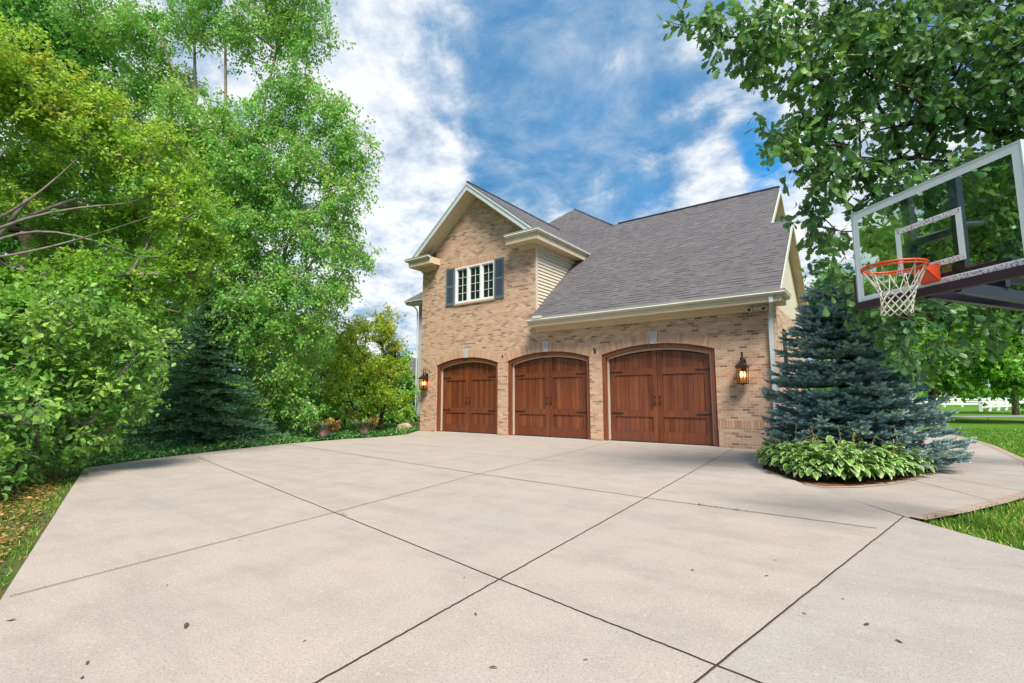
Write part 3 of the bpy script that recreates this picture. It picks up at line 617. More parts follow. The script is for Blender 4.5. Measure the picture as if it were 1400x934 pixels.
# conifers
def conifer(root, base, top, zlo, rad_fn, n_wh, n_br, lm, bm_, needle, wid, nper, tw_len, seed, droop, upturn, dens, tint, plate=0.0, tipfan=0):
    g = np.random.default_rng(seed); base = Vector(base); top = Vector(top); H = top.z
    mb = MB(); mb.tube([base, base.lerp(top, .5), top], [.09, .05, .012], 8)
    TS, TD, TL, TT = [], [], [], []
    for k in range(n_wh):
        f = (k + .5) / n_wh; z = zlo + (H - zlo) * f; c = base.lerp(top, z / H)
        nb = max(4, int(n_br * (1 - .55 * f)))
        for j in range(nb):
            az = 2 * PI * (j + g.random() * .9) / nb + k * .7; L = rad_fn(f, az) * (.80 + .24 * g.random())
            d = np.array([math.cos(az), math.sin(az), 0]); s = np.array([-d[1], d[0], 0])
            pts = []; ns = max(3, int(L / .16)); zz = z + g.normal() * .05
            for q in range(ns + 1):
                u = q / ns
                pts.append(np.array([c.x, c.y, zz]) + d * L * u + np.array([0, 0, -droop * L * math.sin(u * 2.0) * (1 - f * .8) + upturn * L * u * u]))
            mb.tube([tuple(p) for p in pts], [.014 * (1 - .7 * q / ns) for q in range(ns + 1)], 4, cap=False)
            tb = g.random()
            for q in range(1, ns + 1):
                u = q / ns
                if u < .18: continue
                for sd2 in (-1, 1):
                    for _ in range(dens):
                        tl = (tw_len * (.45 + .6 * g.random()) + plate * L * (1 - u) * (.5 + .5 * g.random())) * min(1, L / .9 + .35)
                        dd = d * (.65 + .3 * g.random()) + s * sd2 * (.35 + .95 * g.random()) + np.array([0, 0, -.10 + .30 * g.random()])
                        TS.append(pts[q] + (pts[q-1] - pts[q]) * g.random()); TD.append(dd / np.linalg.norm(dd)); TL.append(tl); TT.append(.55 * tb + .45 * g.random())
            for _ in range(tipfan):
                dd = d * (.5 + .5 * g.random()) + s * (g.random() * 1.8 - .9) + np.array([0, 0, -.15 + .55 * g.random()])
                TS.append(pts[-1] - (pts[-1] - pts[-2]) * g.random()); TD.append(dd / np.linalg.norm(dd)); TL.append(tw_len * (.7 + .6 * g.random())); TT.append(min(1, .55 * tb + .45 * g.random() + .12))
            TS.append(pts[-1]); TD.append(unit(pts[-1] - pts[-2])); TL.append(tw_len * .8); TT.append(min(1, tb + .2))
    for q in range(8):
        TS.append(np.array(top) - np.array([0, 0, .25 * g.random()])); dd = unit(g.normal(size=3) * .4 + np.array([0, 0, 1.0])); TD.append(dd); TL.append(.18); TT.append(.6)
    TS, TD, TL, TT = np.array(TS), np.array(TD), np.array(TL), np.array(TT)
    rpt = np.maximum(8, (nper * TL / tw_len).astype(int)); idx = np.repeat(np.arange(len(TS)), rpt); n = len(idx); u = g.random(n)
    P = TS[idx] + TD[idx] * (TL[idx] * u)[:, None]
    rad_d = unit(np.cross(TD[idx], g.normal(size=(n, 3)))); rad_d[:, 2] = np.abs(rad_d[:, 2]) * .9 + rad_d[:, 2] * .1
    nd = unit(TD[idx] * .75 + rad_d * .8)
    L = needle * (.7 + .5 * g.random(n)); s = unit(np.cross(nd, g.normal(size=(n, 3)))) * (wid * .5)
    V = np.stack([P - s, P + s, P + nd * L[:, None]], 1)
    keep = (P[:, 2] > .03); V = V[keep]
    tv = np.clip(tint[0] + (tint[1] - tint[0]) * (.65 * TT[idx] + .35 * g.random(n)) + .18 * u, 0, 1)[keep]
    mb.build('trunk', bm_, root, smooth=True)
    np_mesh('foliage', V.reshape(-1, 3), np.arange(len(V) * 3).reshape(-1, 3), np.repeat(tv, 3), lm, root)
def spruce_r(f, az):
    r = 1.57 * (min(1, (f + .12) / .16) ** .5) * (1 - f) ** .66 + .04
    return r * (1 + .10 * math.sin(az * 3 + f * 9))
t = empty('blue_spruce', (-.48, 11.75, 0), 'dense blue-grey spruce beside the right corner of the garage', 'tree')
conifer(t, (-.52,11.75,-.05), (-.74,11.62,3.55), .16, spruce_r, 18, 25, M['l_spruce'], M['bark_dark'], .066, .024, 40, .20, 61, .14, .14, 2, (.08,1.0), .52, 6)
def yew_r(f, az):
    return (2.0 * (1 - f) ** .85 + .10) * (1 + .16 * math.sin(az * 2 + f * 5))
t = empty('dark_evergreen', (-15.9, 6.1, 0), 'dark feathery evergreen at the far edge of the driveway', 'tree')
conifer(t, (-15.9,6.1,-.05), (-15.9,6.2,4.2), .15, yew_r, 17, 17, M['l_yew'], M['bark_dark'], .085, .028, 26, .46, 62, .10, -.10, 2, (.0,.9))

# hostas
def hosta_mesh(seed):
    g = random.Random(seed); V = []; F = []; T = []; MI = []
    nl = 88
    for k in range(nl):
        az = g.random() * 2 * PI; f = (k / nl) ** .8; L = g.uniform(.13, .20); wd = L * g.uniform(.21, .27)
        el = R(78) * (1 - f) + R(18) * f; st = g.uniform(.14, .30)
        ca, sa = math.cos(az), math.sin(az); x = .02; z = .02
        x0 = .03 + st * math.cos(el) ; z0 = .04 + st * math.sin(el) + .10 * (1 - f) + .04
        tn = g.random(); i = len(V); ns = 7; tw = g.uniform(-.35, .35)
        e = el - .25; px, pz = x0, z0
        rows = []
        for q in range(ns + 1):
            u = q / ns; hw = wd * (math.sin(PI * min(1, u * .86 + .10)) ** .75) if u < 1 else 0.004
            for c in (-1, -.76, 0, .76, 1):
                oy = hw * c; oz = abs(c) * hw * .28 + tw * oy
                lx, ly, lz = px - oz * math.sin(e) * .3, oy, pz + oz
                V.append((lx * ca - ly * sa, lx * sa + ly * ca, max(.012, lz)))
                T.append(tn)
            px += L / ns * math.cos(e); pz += L / ns * math.sin(e); e -= g.uniform(.20, .27)
        for q in range(ns):
            for c in range(4):
                a = i + q * 5 + c; F.append((a, a + 1, a + 6, a + 5)); MI.append(1 if c in (0, 3) or q == ns - 1 else 0)
        # leaf stalk
        i = len(V); s = .006
        V += [(-sa * s, ca * s, .01), (sa * s, -ca * s, .01), (x0 * ca + sa * s, x0 * sa - ca * s, z0), (x0 * ca - sa * s, x0 * sa + ca * s, z0)]; T += [tn] * 4
        F.append((i, i + 1, i + 2, i + 3)); MI.append(0)
    return V, F, T, MI
protos = []
for s in range(4):
    V, F, T, MI = hosta_mesh(70 + s)
    o = np_mesh('hosta', np.array(V), np.array(F), np.array(T), [M['l_hosta'], M['l_margin']], None, True, MI); protos.append(o)
HOSTA = [(-1.60,10.45,1.0),(-1.42,10.12,1.05),(-1.22,9.78,1.1),(-1.02,9.52,1.05),(-.80,9.38,1.05),(-.55,9.50,1.1),(-.34,9.76,1.1),(-.14,10.08,1.1),(.04,10.42,1.05),(.20,10.82,1.0),(.33,11.25,.95),
         (-1.30,10.42,1.1),(-1.08,10.12,1.15),(-.85,9.88,1.2),(-.60,9.96,1.2),(-.38,10.20,1.15),(-.18,10.55,1.05),(-1.72,10.85,.95),(-1.02,9.30,.8)]
for k, (x, y, s) in enumerate(HOSTA):
    src = protos[k % 4]
    if k < 4: o = src
    else:
        o = src.copy(); col.objects.link(o)
    o.location = (x, y, -.012); o.rotation_euler = (0, 0, k * 1.37); o.scale = (s, s, s * 1.0)
    lab = 'clump of white-edged green hosta in the mulch bed under the blue spruce'
    if k == 17: lab = 'hosta clump at the left end of the bed, nearest the brick wall'
    if k == 10: lab = 'hosta clump at the right end of the bed, nearest the lawn'
    if k == 18: lab = 'small hosta clump at the front tip of the bed, over bare mulch'
    tag(o, lab, 'plant', 'hostas under the blue spruce')
g = random.Random(4)
for k in range(16):
    x = -1.55 + k * .115 + g.uniform(-.05, .05); y = 10.55 - .55 * math.sin(PI * k / 15) + g.uniform(-.1, .25); h = g.uniform(.55, .85); lx, ly = g.uniform(-.22, .22), g.uniform(-.12, .02)
    mb = MB(); mb.tube([(x, y, 0), (x + lx * .3, y + ly * .3, h * .6), (x + lx, y + ly, h), (x + lx * 1.7, y + ly * 1.6, h * .93)], [.006, .005, .004, .003], 4)
    for q in range(6):
        u = .5 + q * .09; mb.tube([(x + lx * u, y + ly * u, h * (.55 + .08 * q)), (x + lx * u + g.uniform(-.03, .03), y + ly * u + g.uniform(-.03, .03), h * (.55 + .08 * q) - .035)], [.004, .006], 3)
    tag(mb.build('flower_stalk', M['stalk']), 'thin dry tan flower stalk standing among the hostas', 'stalk', 'dry hosta stalks')

# ground cover, grass and litter (stuff)
def in_poly(P, poly):
    x, y = P[:, 0], P[:, 1]; c = np.zeros(len(P), bool); j = len(poly) - 1
    for i in range(len(poly)):
        xi, yi = poly[i]; xj, yj = poly[j]
        c ^= ((yi > y) != (yj > y)) & (x < (xj - xi) * (y - yi) / (yj - yi + 1e-12) + xi); j = i
    return c
def scatter(poly, n, g):
    a = np.array(poly); lo, hi = a.min(0), a.max(0)
    P = lo + (hi - lo) * g.random((int(n * 3), 2)); P = P[in_poly(P, poly)][:n]; return P
g = np.random.default_rng(8)
COVER = [(-12.2,2.72),(-12.85,3.93),(-13.5,5.9),(-14.02,7.9),(-14.08,9.6),(-13.93,11.2),(-14.18,12.4),(-15.0,13.5),(-15.4,14.1),(-15.6,15.5),(-19,15.5),(-19,10),(-17,5),(-14.5,1.8),(-13,1.9)]
P2 = scatter(COVER, 30000, g); n = len(P2)
P = np.column_stack([P2, .01 + .20 * g.random(n) ** 1.4 * (.5 + .5 * np.sin(P2[:, 0] * 3.1) * np.sin(P2[:, 1] * 2.3))])
V, F, tv = leaf_arrays(P, unit(g.normal(size=(n, 3)) + [0, 0, .2]), unit(g.normal(size=(n, 3)) * .5 + [0, 0, 1]), .075 * (.6 + .7 * g.random(n)), OVAL, g.random(n))
tag(np_mesh('ground_cover', V, F, tv, M['l_cover']), 'low dark green ivy carpet along the far driveway edge', 'ground cover', kind='stuff')
BLADE = (np.array([(-.05,0,0),(.05,0,0),(.03,.6,.05),(0,1,.2)]), np.array([(0,1,2),(0,2,3)]))
def grass(poly, n, h, wscale, g, yellow):
    P2 = scatter(poly, n, g); n = len(P2); P = np.column_stack([P2, np.full(n, -.05)])
    d = unit(g.normal(size=(n, 3)) * .38 + [0, 0, 1]); B = (BLADE[0] * np.array([wscale, 1, 1]), BLADE[1])
    t = np.clip(.62 * g.random(n) + yellow * (g.random(n) < .25) + .25 * np.sin(P2[:, 0] * 4) * np.sin(P2[:, 1] * 3.3), 0, 1)
    return leaf_arrays(P, d, unit(g.normal(size=(n, 3)) * [1, 1, .1]), h * (.6 + .7 * g.random(n)), B, t)
def cat3(L):
    V = []; F = []; T = []; o = 0
    for v, f, t in L:
        V.append(v); F.append(f + o); T.append(t); o += len(v)
    return np.concatenate(V), np.concatenate(F), np.concatenate(T)
TRI = [(.20,7.0),(.65,7.72),(1.18,8.8),(1.66,9.9),(2.0,11.6),(4.5,12),(5.5,7),(3.5,3.2),(1.96,4.98),(.95,6.10)]
FAR = [(2.0,11.8),(2.38,14.5),(2.43,19.2),(2.15,23.0),(1.5,26.5),(3,30),(9,30),(6,14),(4.5,12)]
LEFT = [(-12.1,2.72),(-8.3,1.69),(-4.7,.69),(-4.5,-.4),(-7,-.2),(-10,.3),(-13,1.6)]
V, F, T = cat3([grass(TRI, 26000, .080, 1.3, g, .8), grass(FAR, 30000, .085, 2.4, g, .2), grass(LEFT, 11000, .060, 1.6, g, .95)])
tag(np_mesh('grass', V, F, T, M['l_grass']), 'short green lawn grass beside the concrete', 'grass', kind='stuff')
P2 = scatter([(-12.2,2.55),(-8.0,1.5),(-4.8,.6),(-4.6,.1),(-7.5,.3),(-11,.9),(-13.2,1.9)], 3200, g); n = len(P2)
V, F, T = leaf_arrays(np.column_stack([P2, .0 + .03 * g.random(n)]), unit(g.normal(size=(n, 3)) * [1, 1, .15]), unit(g.normal(size=(n, 3)) * .3 + [0, 0, 1]), .048 * (.6 + .7 * g.random(n)), OVAL, g.random(n) * .85)
tag(np_mesh('leaf_litter', V, F, T, M['l_litter']), 'fallen yellow and brown leaves on the grass strip at the left', 'leaf litter', kind='stuff')

# ------------------------------------------------------------------ house
YF = 14.13
house = empty('brick_house', (-8.7, YF, 0), 'tan brick house with steep shingle roof and three arched garage doors', 'house')
DOORS = [(-14.38, -11.22, 2.63, 2.89), (-10.77, -7.46, 2.65, 2.905), (-7.03, -3.60, 2.675, 2.925)]
def arc(x0, x1, zs, za):
    c = (x0 + x1) / 2; wd = (x1 - x0) / 2; r = za - zs; Rr = (wd * wd + r * r) / (2 * r); return c, za - Rr, Rr
def arc_z(x, x0, x1, zs, za, inset=0):
    c, cz, Rr = arc(x0, x1, zs, za); Rr -= inset
    return cz + math.sqrt(max(0, Rr * Rr - (x - c) ** 2))
GX = -12.36; GP = 9.69; GS = .80
def gable_z(x): return GP - .24 - GS * abs(x - GX)
WX0, WX1, WZ0, WZ1 = -13.40, -11.38, 5.05, 6.51
XL, XM, XR = -15.30, -9.52, -2.12
xs = {XL, XM, XR, GX, WX0, WX1}
for x0, x1, zs, za in DOORS:
    for k in range(25): xs.add(x0 + (x1 - x0) * k / 24)
xs = sorted(xs)
mb = MB()
for a, b in zip(xs[:-1], xs[1:]):
    m = (a + b) / 2; d = next((q for q in DOORS if q[0] - 1e-6 < m < q[1] + 1e-6), None)
    lo = (arc_z(a, *d), arc_z(b, *d)) if d else (0, 0)
    hi_ = (gable_z(a), gable_z(b)) if m < XM else (3.80, 3.80)
    if WX0 < m < WX1:
        mb.face([(a, YF, lo[0]), (b, YF, lo[1]), (b, YF, WZ0), (a, YF, WZ0)]); mb.face([(a, YF, WZ1), (b, YF, WZ1), (b, YF, hi_[1]), (a, YF, hi_[0])])
    else: mb.face([(a, YF, lo[0]), (b, YF, lo[1]), (b, YF, hi_[1]), (a, YF, hi_[0])])
    if d: mb.face([(a, YF, lo[0]), (a, YF + .3, lo[0]), (b, YF + .3, lo[1]), (b, YF, lo[1])])
for x0, x1, zs, za in DOORS:
    mb.face([(x0, YF, 0), (x0, YF + .3, 0), (x0, YF + .3, zs), (x0, YF, zs)]); mb.face([(x1, YF + .3, 0), (x1, YF, 0), (x1, YF, zs), (x1, YF + .3, zs)])
for (p, q) in (((WX0, WZ0), (WX0, WZ1)), ((WX1, WZ1), (WX1, WZ0)), ((WX0, WZ1), (WX1, WZ1)), ((WX1, WZ0), (WX0, WZ0))):
    mb.face([(p[0], YF, p[1]), (p[0], YF + .15, p[1]), (q[0], YF + .15, q[1]), (q[0], YF, q[1])])
YB = 20.1
mb.face([(XR, YF, 0), (XR, YB, 0), (XR, YB, 3.8), (XR, YF, 3.8)])
mb.face([(XR, YB, 0), (-12, YB, 0), (-12, YB, 3.8), (XR, YB, 3.8)])
mb.face([(XL, 22, 0), (XL, YF, 0), (XL, YF, 7.0), (XL, 22, 7.0)])
mb.build('brick_wall', M['brick'], house)
# brick base with ledge and soldier course on the right pier
mb = MB(); mb.box(-3.58, XR + .022, YF - .022, YF - .001, 0, .50); mb.box(XR + .001, XR + .022, YF - .022, YB, 0, .50)
mb.build('brick_base', M['brick'], house)
g = random.Random(3); mb = MB()
x = -3.56
while x < XR - .02:
    mb.box(x, x + .068, YF - .012, YF - .001, .51, .73, t=g.random()); x += .078
mb.build('soldier_course', M['brickpc'], house)
for (x0, x1, zs, za) in DOORS:
    c, cz, Rr = arc(x0, x1, zs, za); a0 = math.asin((x1 - x0) / 2 / Rr) + .035; nb = int(2 * a0 * Rr / .074); mb = MB(); half = False
    for k in range(nb):
        aa = -a0 + 2 * a0 * (k + .06) / nb; ab = -a0 + 2 * a0 * (k + .94) / nb
        if (aa + ab) > 0 and not half: mb.build('brick_arch', M['brickpc'], house); mb = MB(); half = True
        if abs((aa + ab) / 2 * Rr) < .12: continue
        q = [(c + math.sin(an) * rr_, cz + math.cos(an) * rr_) for an, rr_ in ((aa, Rr + .004), (ab, Rr + .004), (ab, Rr + .30), (aa, Rr + .30))]
        mb.prism([(px, YF - .006, pz) for px, pz in q], (0, .0055, 0), t=g.random())
    mb.build('brick_arch', M['brickpc'], house)
    mb = MB(); mb.prism([(c - .095, YF - .03, za - .01), (c + .095, YF - .03, za - .01), (c + .145, YF - .03, za + .36), (c - .145, YF - .03, za + .36)], (0, .029, 0))
    mb.build('keystone', M['stone'], house)

def outline(x0, x1, zs, za, ins, n=24):
    a, b = x0 + ins, x1 - ins
    return [(a, 0)] + [(a + (b - a) * k / n, arc_z(a + (b - a) * k / n, x0, x1, zs, za, ins)) for k in range(n + 1)] + [(b, 0)]
def ring(mb, d, i0, i1, yf, yb, t=.5):
    A = outline(*d, i0); B = outline(*d, i1)
    for k in range(len(A) - 1):
        a, b, c, e = A[k], A[k + 1], B[k + 1], B[k]
        mb.face([(a[0], yf, a[1]), (e[0], yf, e[1]), (c[0], yf, c[1]), (b[0], yf, b[1])], t=t)
        mb.face([(e[0], yf, e[1]), (e[0], yb, e[1]), (c[0], yb, c[1]), (c[0], yf, c[1])], t=t)
for di, d in enumerate(DOORS):
    x0, x1, zs, za = d; i2 = .185
    def top(x): return arc_z(x, x0, x1, zs, za, i2)
    a, b = x0 + i2, x1 - i2; c = (a + b) / 2; g = random.Random(90 + di)
    yS, yP = YF + .195, YF + .225
    mb = MB()
    st = .17; cs = .15
    for p, q, tt in ((a, a + st, .42), (b - st, b, .46), (c - cs, c - .006, .55), (c + .006, c + cs, .38)):
        n = 4; pts = [(p, yS, .03)] + [(q, yS, .03)] + [(q - (q - p) * k / n, yS, top(q - (q - p) * k / n) - .002) for k in range(n + 1)]
        mb.prism(pts, (0, .05, 0), t=tt)
    for z0, z1 in ((.03, .33), (.76, .96), (2.02, 2.22)):
        for p, q in ((a + st + .001, c - cs - .001), (c + cs + .001, b - st - .001)):
            mb.box(p, q, yS + .003, yS + .05, z0, z1, t=.35 + .25 * g.random())
    door = mb.build('garage_door', M['wood'], house)
    # plank panels, one per leaf
    for p, q in ((a + .05, c - .012), (c + .012, b - .05)):
        mb = MB(); n = 10; wv = (q - p) / n
        for k in range(n):
            u0, u1 = p + k * wv + .0035, p + (k + 1) * wv - .0035
            mb.prism([(u0, yP, .05), (u1, yP, .05), (u1, yP, top(u1) - .03), (u0, yP, top(u0) - .03)], (0, .02, 0), t=.26 + .5 * g.random())
        mb.face([(p, yP + .012, .04), (q, yP + .012, .04), (q, yP + .012, top(q) - .02), (p, yP + .012, top(p) - .02)], t=0)
        mb.build('plank_panel', M['wood'], door)
    mb = MB(); ring(mb, d, .002, .125, YF + .045, YF + .24, .62); mb.build('door_frame', M['wood'], door)
    mb = MB(); ring(mb, d, .127, .18, YF + .15, YF + .23); mb.build('weather_strip', M['stop'], door)
    for z in (.86, 2.12):
        for s in (-1, 1):
            e = a + .02 if s < 0 else b - .02
            mb = MB(); L = .42
            mb.prism([(e, yS - .012, z - .020), (e - s * L * .72, yS - .012, z - .012), (e - s * L * .80, yS - .012, z - .032), (e - s * L, yS - .012, z), (e - s * L * .80, yS - .012, z + .032), (e - s * L * .72, yS - .012, z + .012), (e, yS - .012, z + .020)][::(1 if s > 0 else -1)], (0, .0115, 0))
            for q in (.12, .35, .6): mb.box(e - s * L * q - .012, e - s * L * q + .012, yS - .02, yS - .012, z - .012, z + .012)
            mb.build('strap_hinge', M['iron'], door)
    for s in (-1, 1):
        hx = c + s * .075; mb = MB()
        mb.tube([(hx, yS - .002, 1.36), (hx + s * .01, yS - .05, 1.33), (hx + s * .022, yS - .062, 1.25), (hx + s * .01, yS - .05, 1.17), (hx, yS - .002, 1.14)], .013, 6)
        for z in (1.36, 1.14): mb.lathe([(0, 0), (.03, 0), (.03, .012), (0, .012)], hx, yS - .01, z, 8)
        mb.build('pull_handle', M['iron'], door)
    mb = MB(); mb.box(x0 + .13, x1 - .13, YF + .15, YF + .26, .004, .035); mb.build('bottom_seal', M['joint'], door)
    mb = MB(); mb.box(x0 + .003, x1 - .003, YF - .05, YF + .28, -.05, .004); mb.build('threshold', M['threshold'], door)
mb = MB(); mb.box(XL + .02, XR - .02, YF + .31, YF + .36, 0, 3.7); mb.build('inner_wall', M['joint'], house)

# window and shutters
mb = MB(); y0, y1 = YF - .02, YF + .12; fw = .06
mb.box(WX0, WX1, y0, y1, WZ1 - fw, WZ1); mb.box(WX0, WX1, y0, y1, WZ0, WZ0 + fw); mb.box(WX0, WX0 + fw, y0, y1, WZ0 + fw, WZ1 - fw); mb.box(WX1 - fw, WX1, y0, y1, WZ0 + fw, WZ1 - fw)
pw = (WX1 - WX0 - 2 * fw - 2 * .10) / 3
for k in (1, 2):
    xx = WX0 + fw + k * pw + (k - 1) * .10; mb.box(xx, xx + .10, y0, y1, WZ0 + fw, WZ1 - fw)
win = mb.build('window', M['frame'], house)
for k in range(3):
    xa = WX0 + fw + k * (pw + .10); xb = xa + pw; za_, zb_ = WZ0 + fw, WZ1 - fw; s = .036
    mb = MB(); ys, ye = YF + .02, YF + .07
    mb.box(xa + .002, xb - .002, ys, ye, za_ + .002, za_ + s); mb.box(xa + .002, xb - .002, ys, ye, zb_ - s, zb_ - .002); mb.box(xa + .002, xa + s, ys, ye, za_ + s, zb_ - s); mb.box(xb - s, xb - .002, ys, ye, za_ + s, zb_ - s)
    mb.build('sash', M['frame'], win)
    mb = MB(); xm = (xa + xb) / 2
    mb.box(xm - .0075, xm + .0075, YF + .045, YF + .066, za_ + s, zb_ - s)
    for q in (1, 2, 3):
        zz = za_ + s + (zb_ - za_ - 2 * s) * q / 4; mb.box(xa + s, xb - s, YF + .047, YF + .065, zz - .0075, zz + .0075)
    mb.build('muntin', M['frame'], win)
    mb = MB(); mb.face([(xa + s, YF + .068, za_ + s), (xb - s, YF + .068, za_ + s), (xb - s, YF + .068, zb_ - s), (xa + s, YF + .068, zb_ - s)]); mb.build('pane', M['pane'], win)
mb = MB(); mb.box(WX0 - .05, WX1 + .05, YF - .05, YF + .10, WZ0 - .075, WZ0 - .003); mb.build('window_sill', M['brickpc'], house)
g = random.Random(8); mb = MB(); x = WX0 - .1
while x < WX1 + .1:
    mb.box(x, x + .068, YF - .006, YF - .001, WZ1 + .006, WZ1 + .235, t=g.random()); x += .078
mb.build('window_lintel', M['brickpc'], house)
for xa, xb in ((-13.87, -13.43), (-11.36, -10.92)):
    mb = MB(); za_, zb_ = 5.02, 6.55; s = .055; yf = YF - .055
    mb.box(xa, xa + s, yf, YF - .004, za_, zb_); mb.box(xb - s, xb, yf, YF - .004, za_, zb_)
    for z0, z1 in ((za_, za_ + .09), (zb_ - .07, zb_), ((za_ + zb_) / 2 - .04, (za_ + zb_) / 2 + .04)): mb.box(xa + s, xb - s, yf + .003, YF - .004, z0, z1)
    z = za_ + .1
    while z < zb_ - .09:
        mb.face([(xa + s, yf + .004, z), (xb - s, yf + .004, z), (xb - s, YF - .008, z + .05), (xa + s, YF - .008, z + .05)]); z += .038
    mb.face([(xa + s, YF - .007, za_), (xb - s, YF - .007, za_), (xb - s, YF - .007, zb_), (xa + s, YF - .007, zb_)])
    mb.build('shutter', M['slate'], house)

# roofs
SL = .835
def mz(y): return 3.98 + SL * (y - 13.63)
mb = MB(); TH = (0, 0, -.045)
def P3(x, y): return (x, y, mz(y))
E0 = -9.5; RX, UX = -1.86, -2.45; RY, UY = 17.10, 19.63
mb.prism([P3(E0, 13.55), P3(RX, 13.55), P3(RX, RY), P3(UX, RY), P3(UX, UY), P3(-8.75, UY), P3(-9.06, 19.6), P3(-12.75, 22.78), P3(-14.6, 20.9), P3(-14.6, 17.6), P3(E0, 17.2)], TH)
zr, zu = mz(RY), mz(UY)
mb.prism([(UX - .6, RY, zr), (RX, RY, zr), (RX, 20.65, 3.95), (UX - .6, 20.65, 3.95)], TH)
mb.prism([(-12.75, UY, zu), (UX, UY, zu), (UX, 25.7, 3.95), (-12.75, 25.7, 3.95)], TH)
pk = P3(-12.75, 22.78)
mb.face([pk, (-9.06, 19.6, mz(19.6)), (-6.5, 24.5, 8.0), (-12.75, 29, 8.0)]); mb.face([pk, (-12.75, 29, 8.0), (-18, 24, 7.2), (-14.6, 20.9, mz(20.9))])
# gable roof over the window
yg0, yg1 = 13.60, 21.5
for s in (-1, 1):
    xe = GX + s * 3.27; q = [(GX, yg0, GP), (xe, yg0, GP - GS * 3.27), (xe, yg1, GP - GS * 3.27), (GX, yg1, GP)]
    mb.prism(q if s < 0 else q[::-1], TH)
# small shingled tops of the two cornice returns
mb.face([(-10.46, 13.58, 7.10), (-9.15, 13.58, 7.10), (-9.6, YF - .002, 7.36), (-10.2, YF - .002, 7.36)])
mb.face([(-15.6, 13.58, 7.08), (-14.26, 13.58, 7.08), (-14.5, YF - .002, 7.34), (-15.1, YF - .002, 7.34)])
roof = mb.build('roof', M['shingle'], house)
mb = MB()
mb.tube([(-8.8, UY, zu + .012), (UX - .01, UY, zu + .012)], .05, 6); mb.tube([(GX, yg0, GP + .006), (GX, 20.6, GP + .006)], .045, 6)
mb.tube([pk, P3(-9.06, 19.6)], .035, 6)
mb.build('ridge_cap', plain('ridge_shingle', (.055,.05,.07), .9, .15), roof)
# rake boards
def rake(mb, a, b, drop, depth, axis):
    a, b = Vector(a), Vector(b); dz = Vector((0, 0, -drop))
    mb.prism([a, b, b + dz, a + dz], axis * 1.0 * depth if False else tuple(Vector(axis) * depth))
mb = MB(); yf = 13.585
for s in (-1, 1):
    xe = GX + s * 3.24
    rake(mb, (GX, yf, GP - .05), (xe, yf, GP - .05 - GS * 3.24), .27, .03, (0, 1, 0))
    rake(mb, (GX, yf - .025, GP - .045), (xe, yf - .025, GP - .045 - GS * 3.24), .075, .024, (0, 1, 0))
mb.build('gable_fascia', M['fascia'], house)
mb = MB()
for (y0_, z0_, y1_, z1_, xx) in ((13.6, mz(13.6), RY, zr, RX), (20.6, 3.99, RY, zr, RX), (UY, zu, 17.1, mz(17.1), UX), (25.6, 4.03, UY, zu, UX)):
    rake(mb, (xx, y0_, z0_ - .05), (xx, y1_, z1_ - .05), .19, .025, (1, 0, 0))
mb.build('rake_board', M['white'], house)
mb = MB()
for s in (-1, 1):   # soffit under the gable overhang, and a frieze along the brick
    xe = GX + s * 3.2
    mb.face([(GX, 13.615, GP - .29), (xe, 13.615, GP - .29 - GS * 3.2), (xe, YF - .001, GP - .29 - GS * 3.2), (GX, YF - .001, GP - .29)])
    mb.prism([(GX, YF - .035, GP - .292), (xe + s * -.6, YF - .035, GP - .292 - GS * 2.6), (xe + s * -.6, YF - .035, GP - .292 - GS * 2.6 - .15), (GX, YF - .035, GP - .292 - .15)], (0, .033, 0))
mb.build('soffit', M['cream'], house)
for (y0_, z0_, y1_, z1_, xx, wx) in ((13.62, mz(13.62), RY, zr, RX, XR), (20.6, 3.99, RY, zr, RX, XR), (UY, zu, 17.1, mz(17.1), UX, -2.8), (25.6, 4.03, UY, zu, UX, -2.8)):
    mb = MB(); mb.face([(xx, y0_, z0_ - .19), (xx, y1_, z1_ - .19), (wx, y1_, z1_ - .19), (wx, y0_, z0_ - .19)]); mb.build('soffit', M['cream'], house)
# gable ends on the right
mb = MB(); mb.face([(XR, YF, 3.8), (XR, YB, 3.8), (XR, YB, mz(YF) - .2), (XR, RY, zr - .21), (XR, YF, mz(YF) - .2)]); mb.face([(-2.8, YF, 3.8), (-2.8, 25, 3.8), (-2.8, UY, zu - .2)])
mb.build('gable_siding', M['siding'], house)
# lapped siding on the side of the front gable
mb = MB(); z = 4.0
LP = .125
while z < 6.70:
    mb.face([(XM + .034, YF + .10, z), (XM + .034, 17.4, z), (XM + .002, 17.4, z + LP), (XM + .002, YF + .10, z + LP)]); mb.face([(XM + .002, YF + .1, z), (XM + .002, 17.4, z), (XM + .034, 17.4, z), (XM + .034, YF + .1, z)]); z += LP
mb.box(XM - .02, XM + .04, YF + .002, YF + .10, 3.9, 6.78)
mb.build('lap_siding', M['siding'], house)
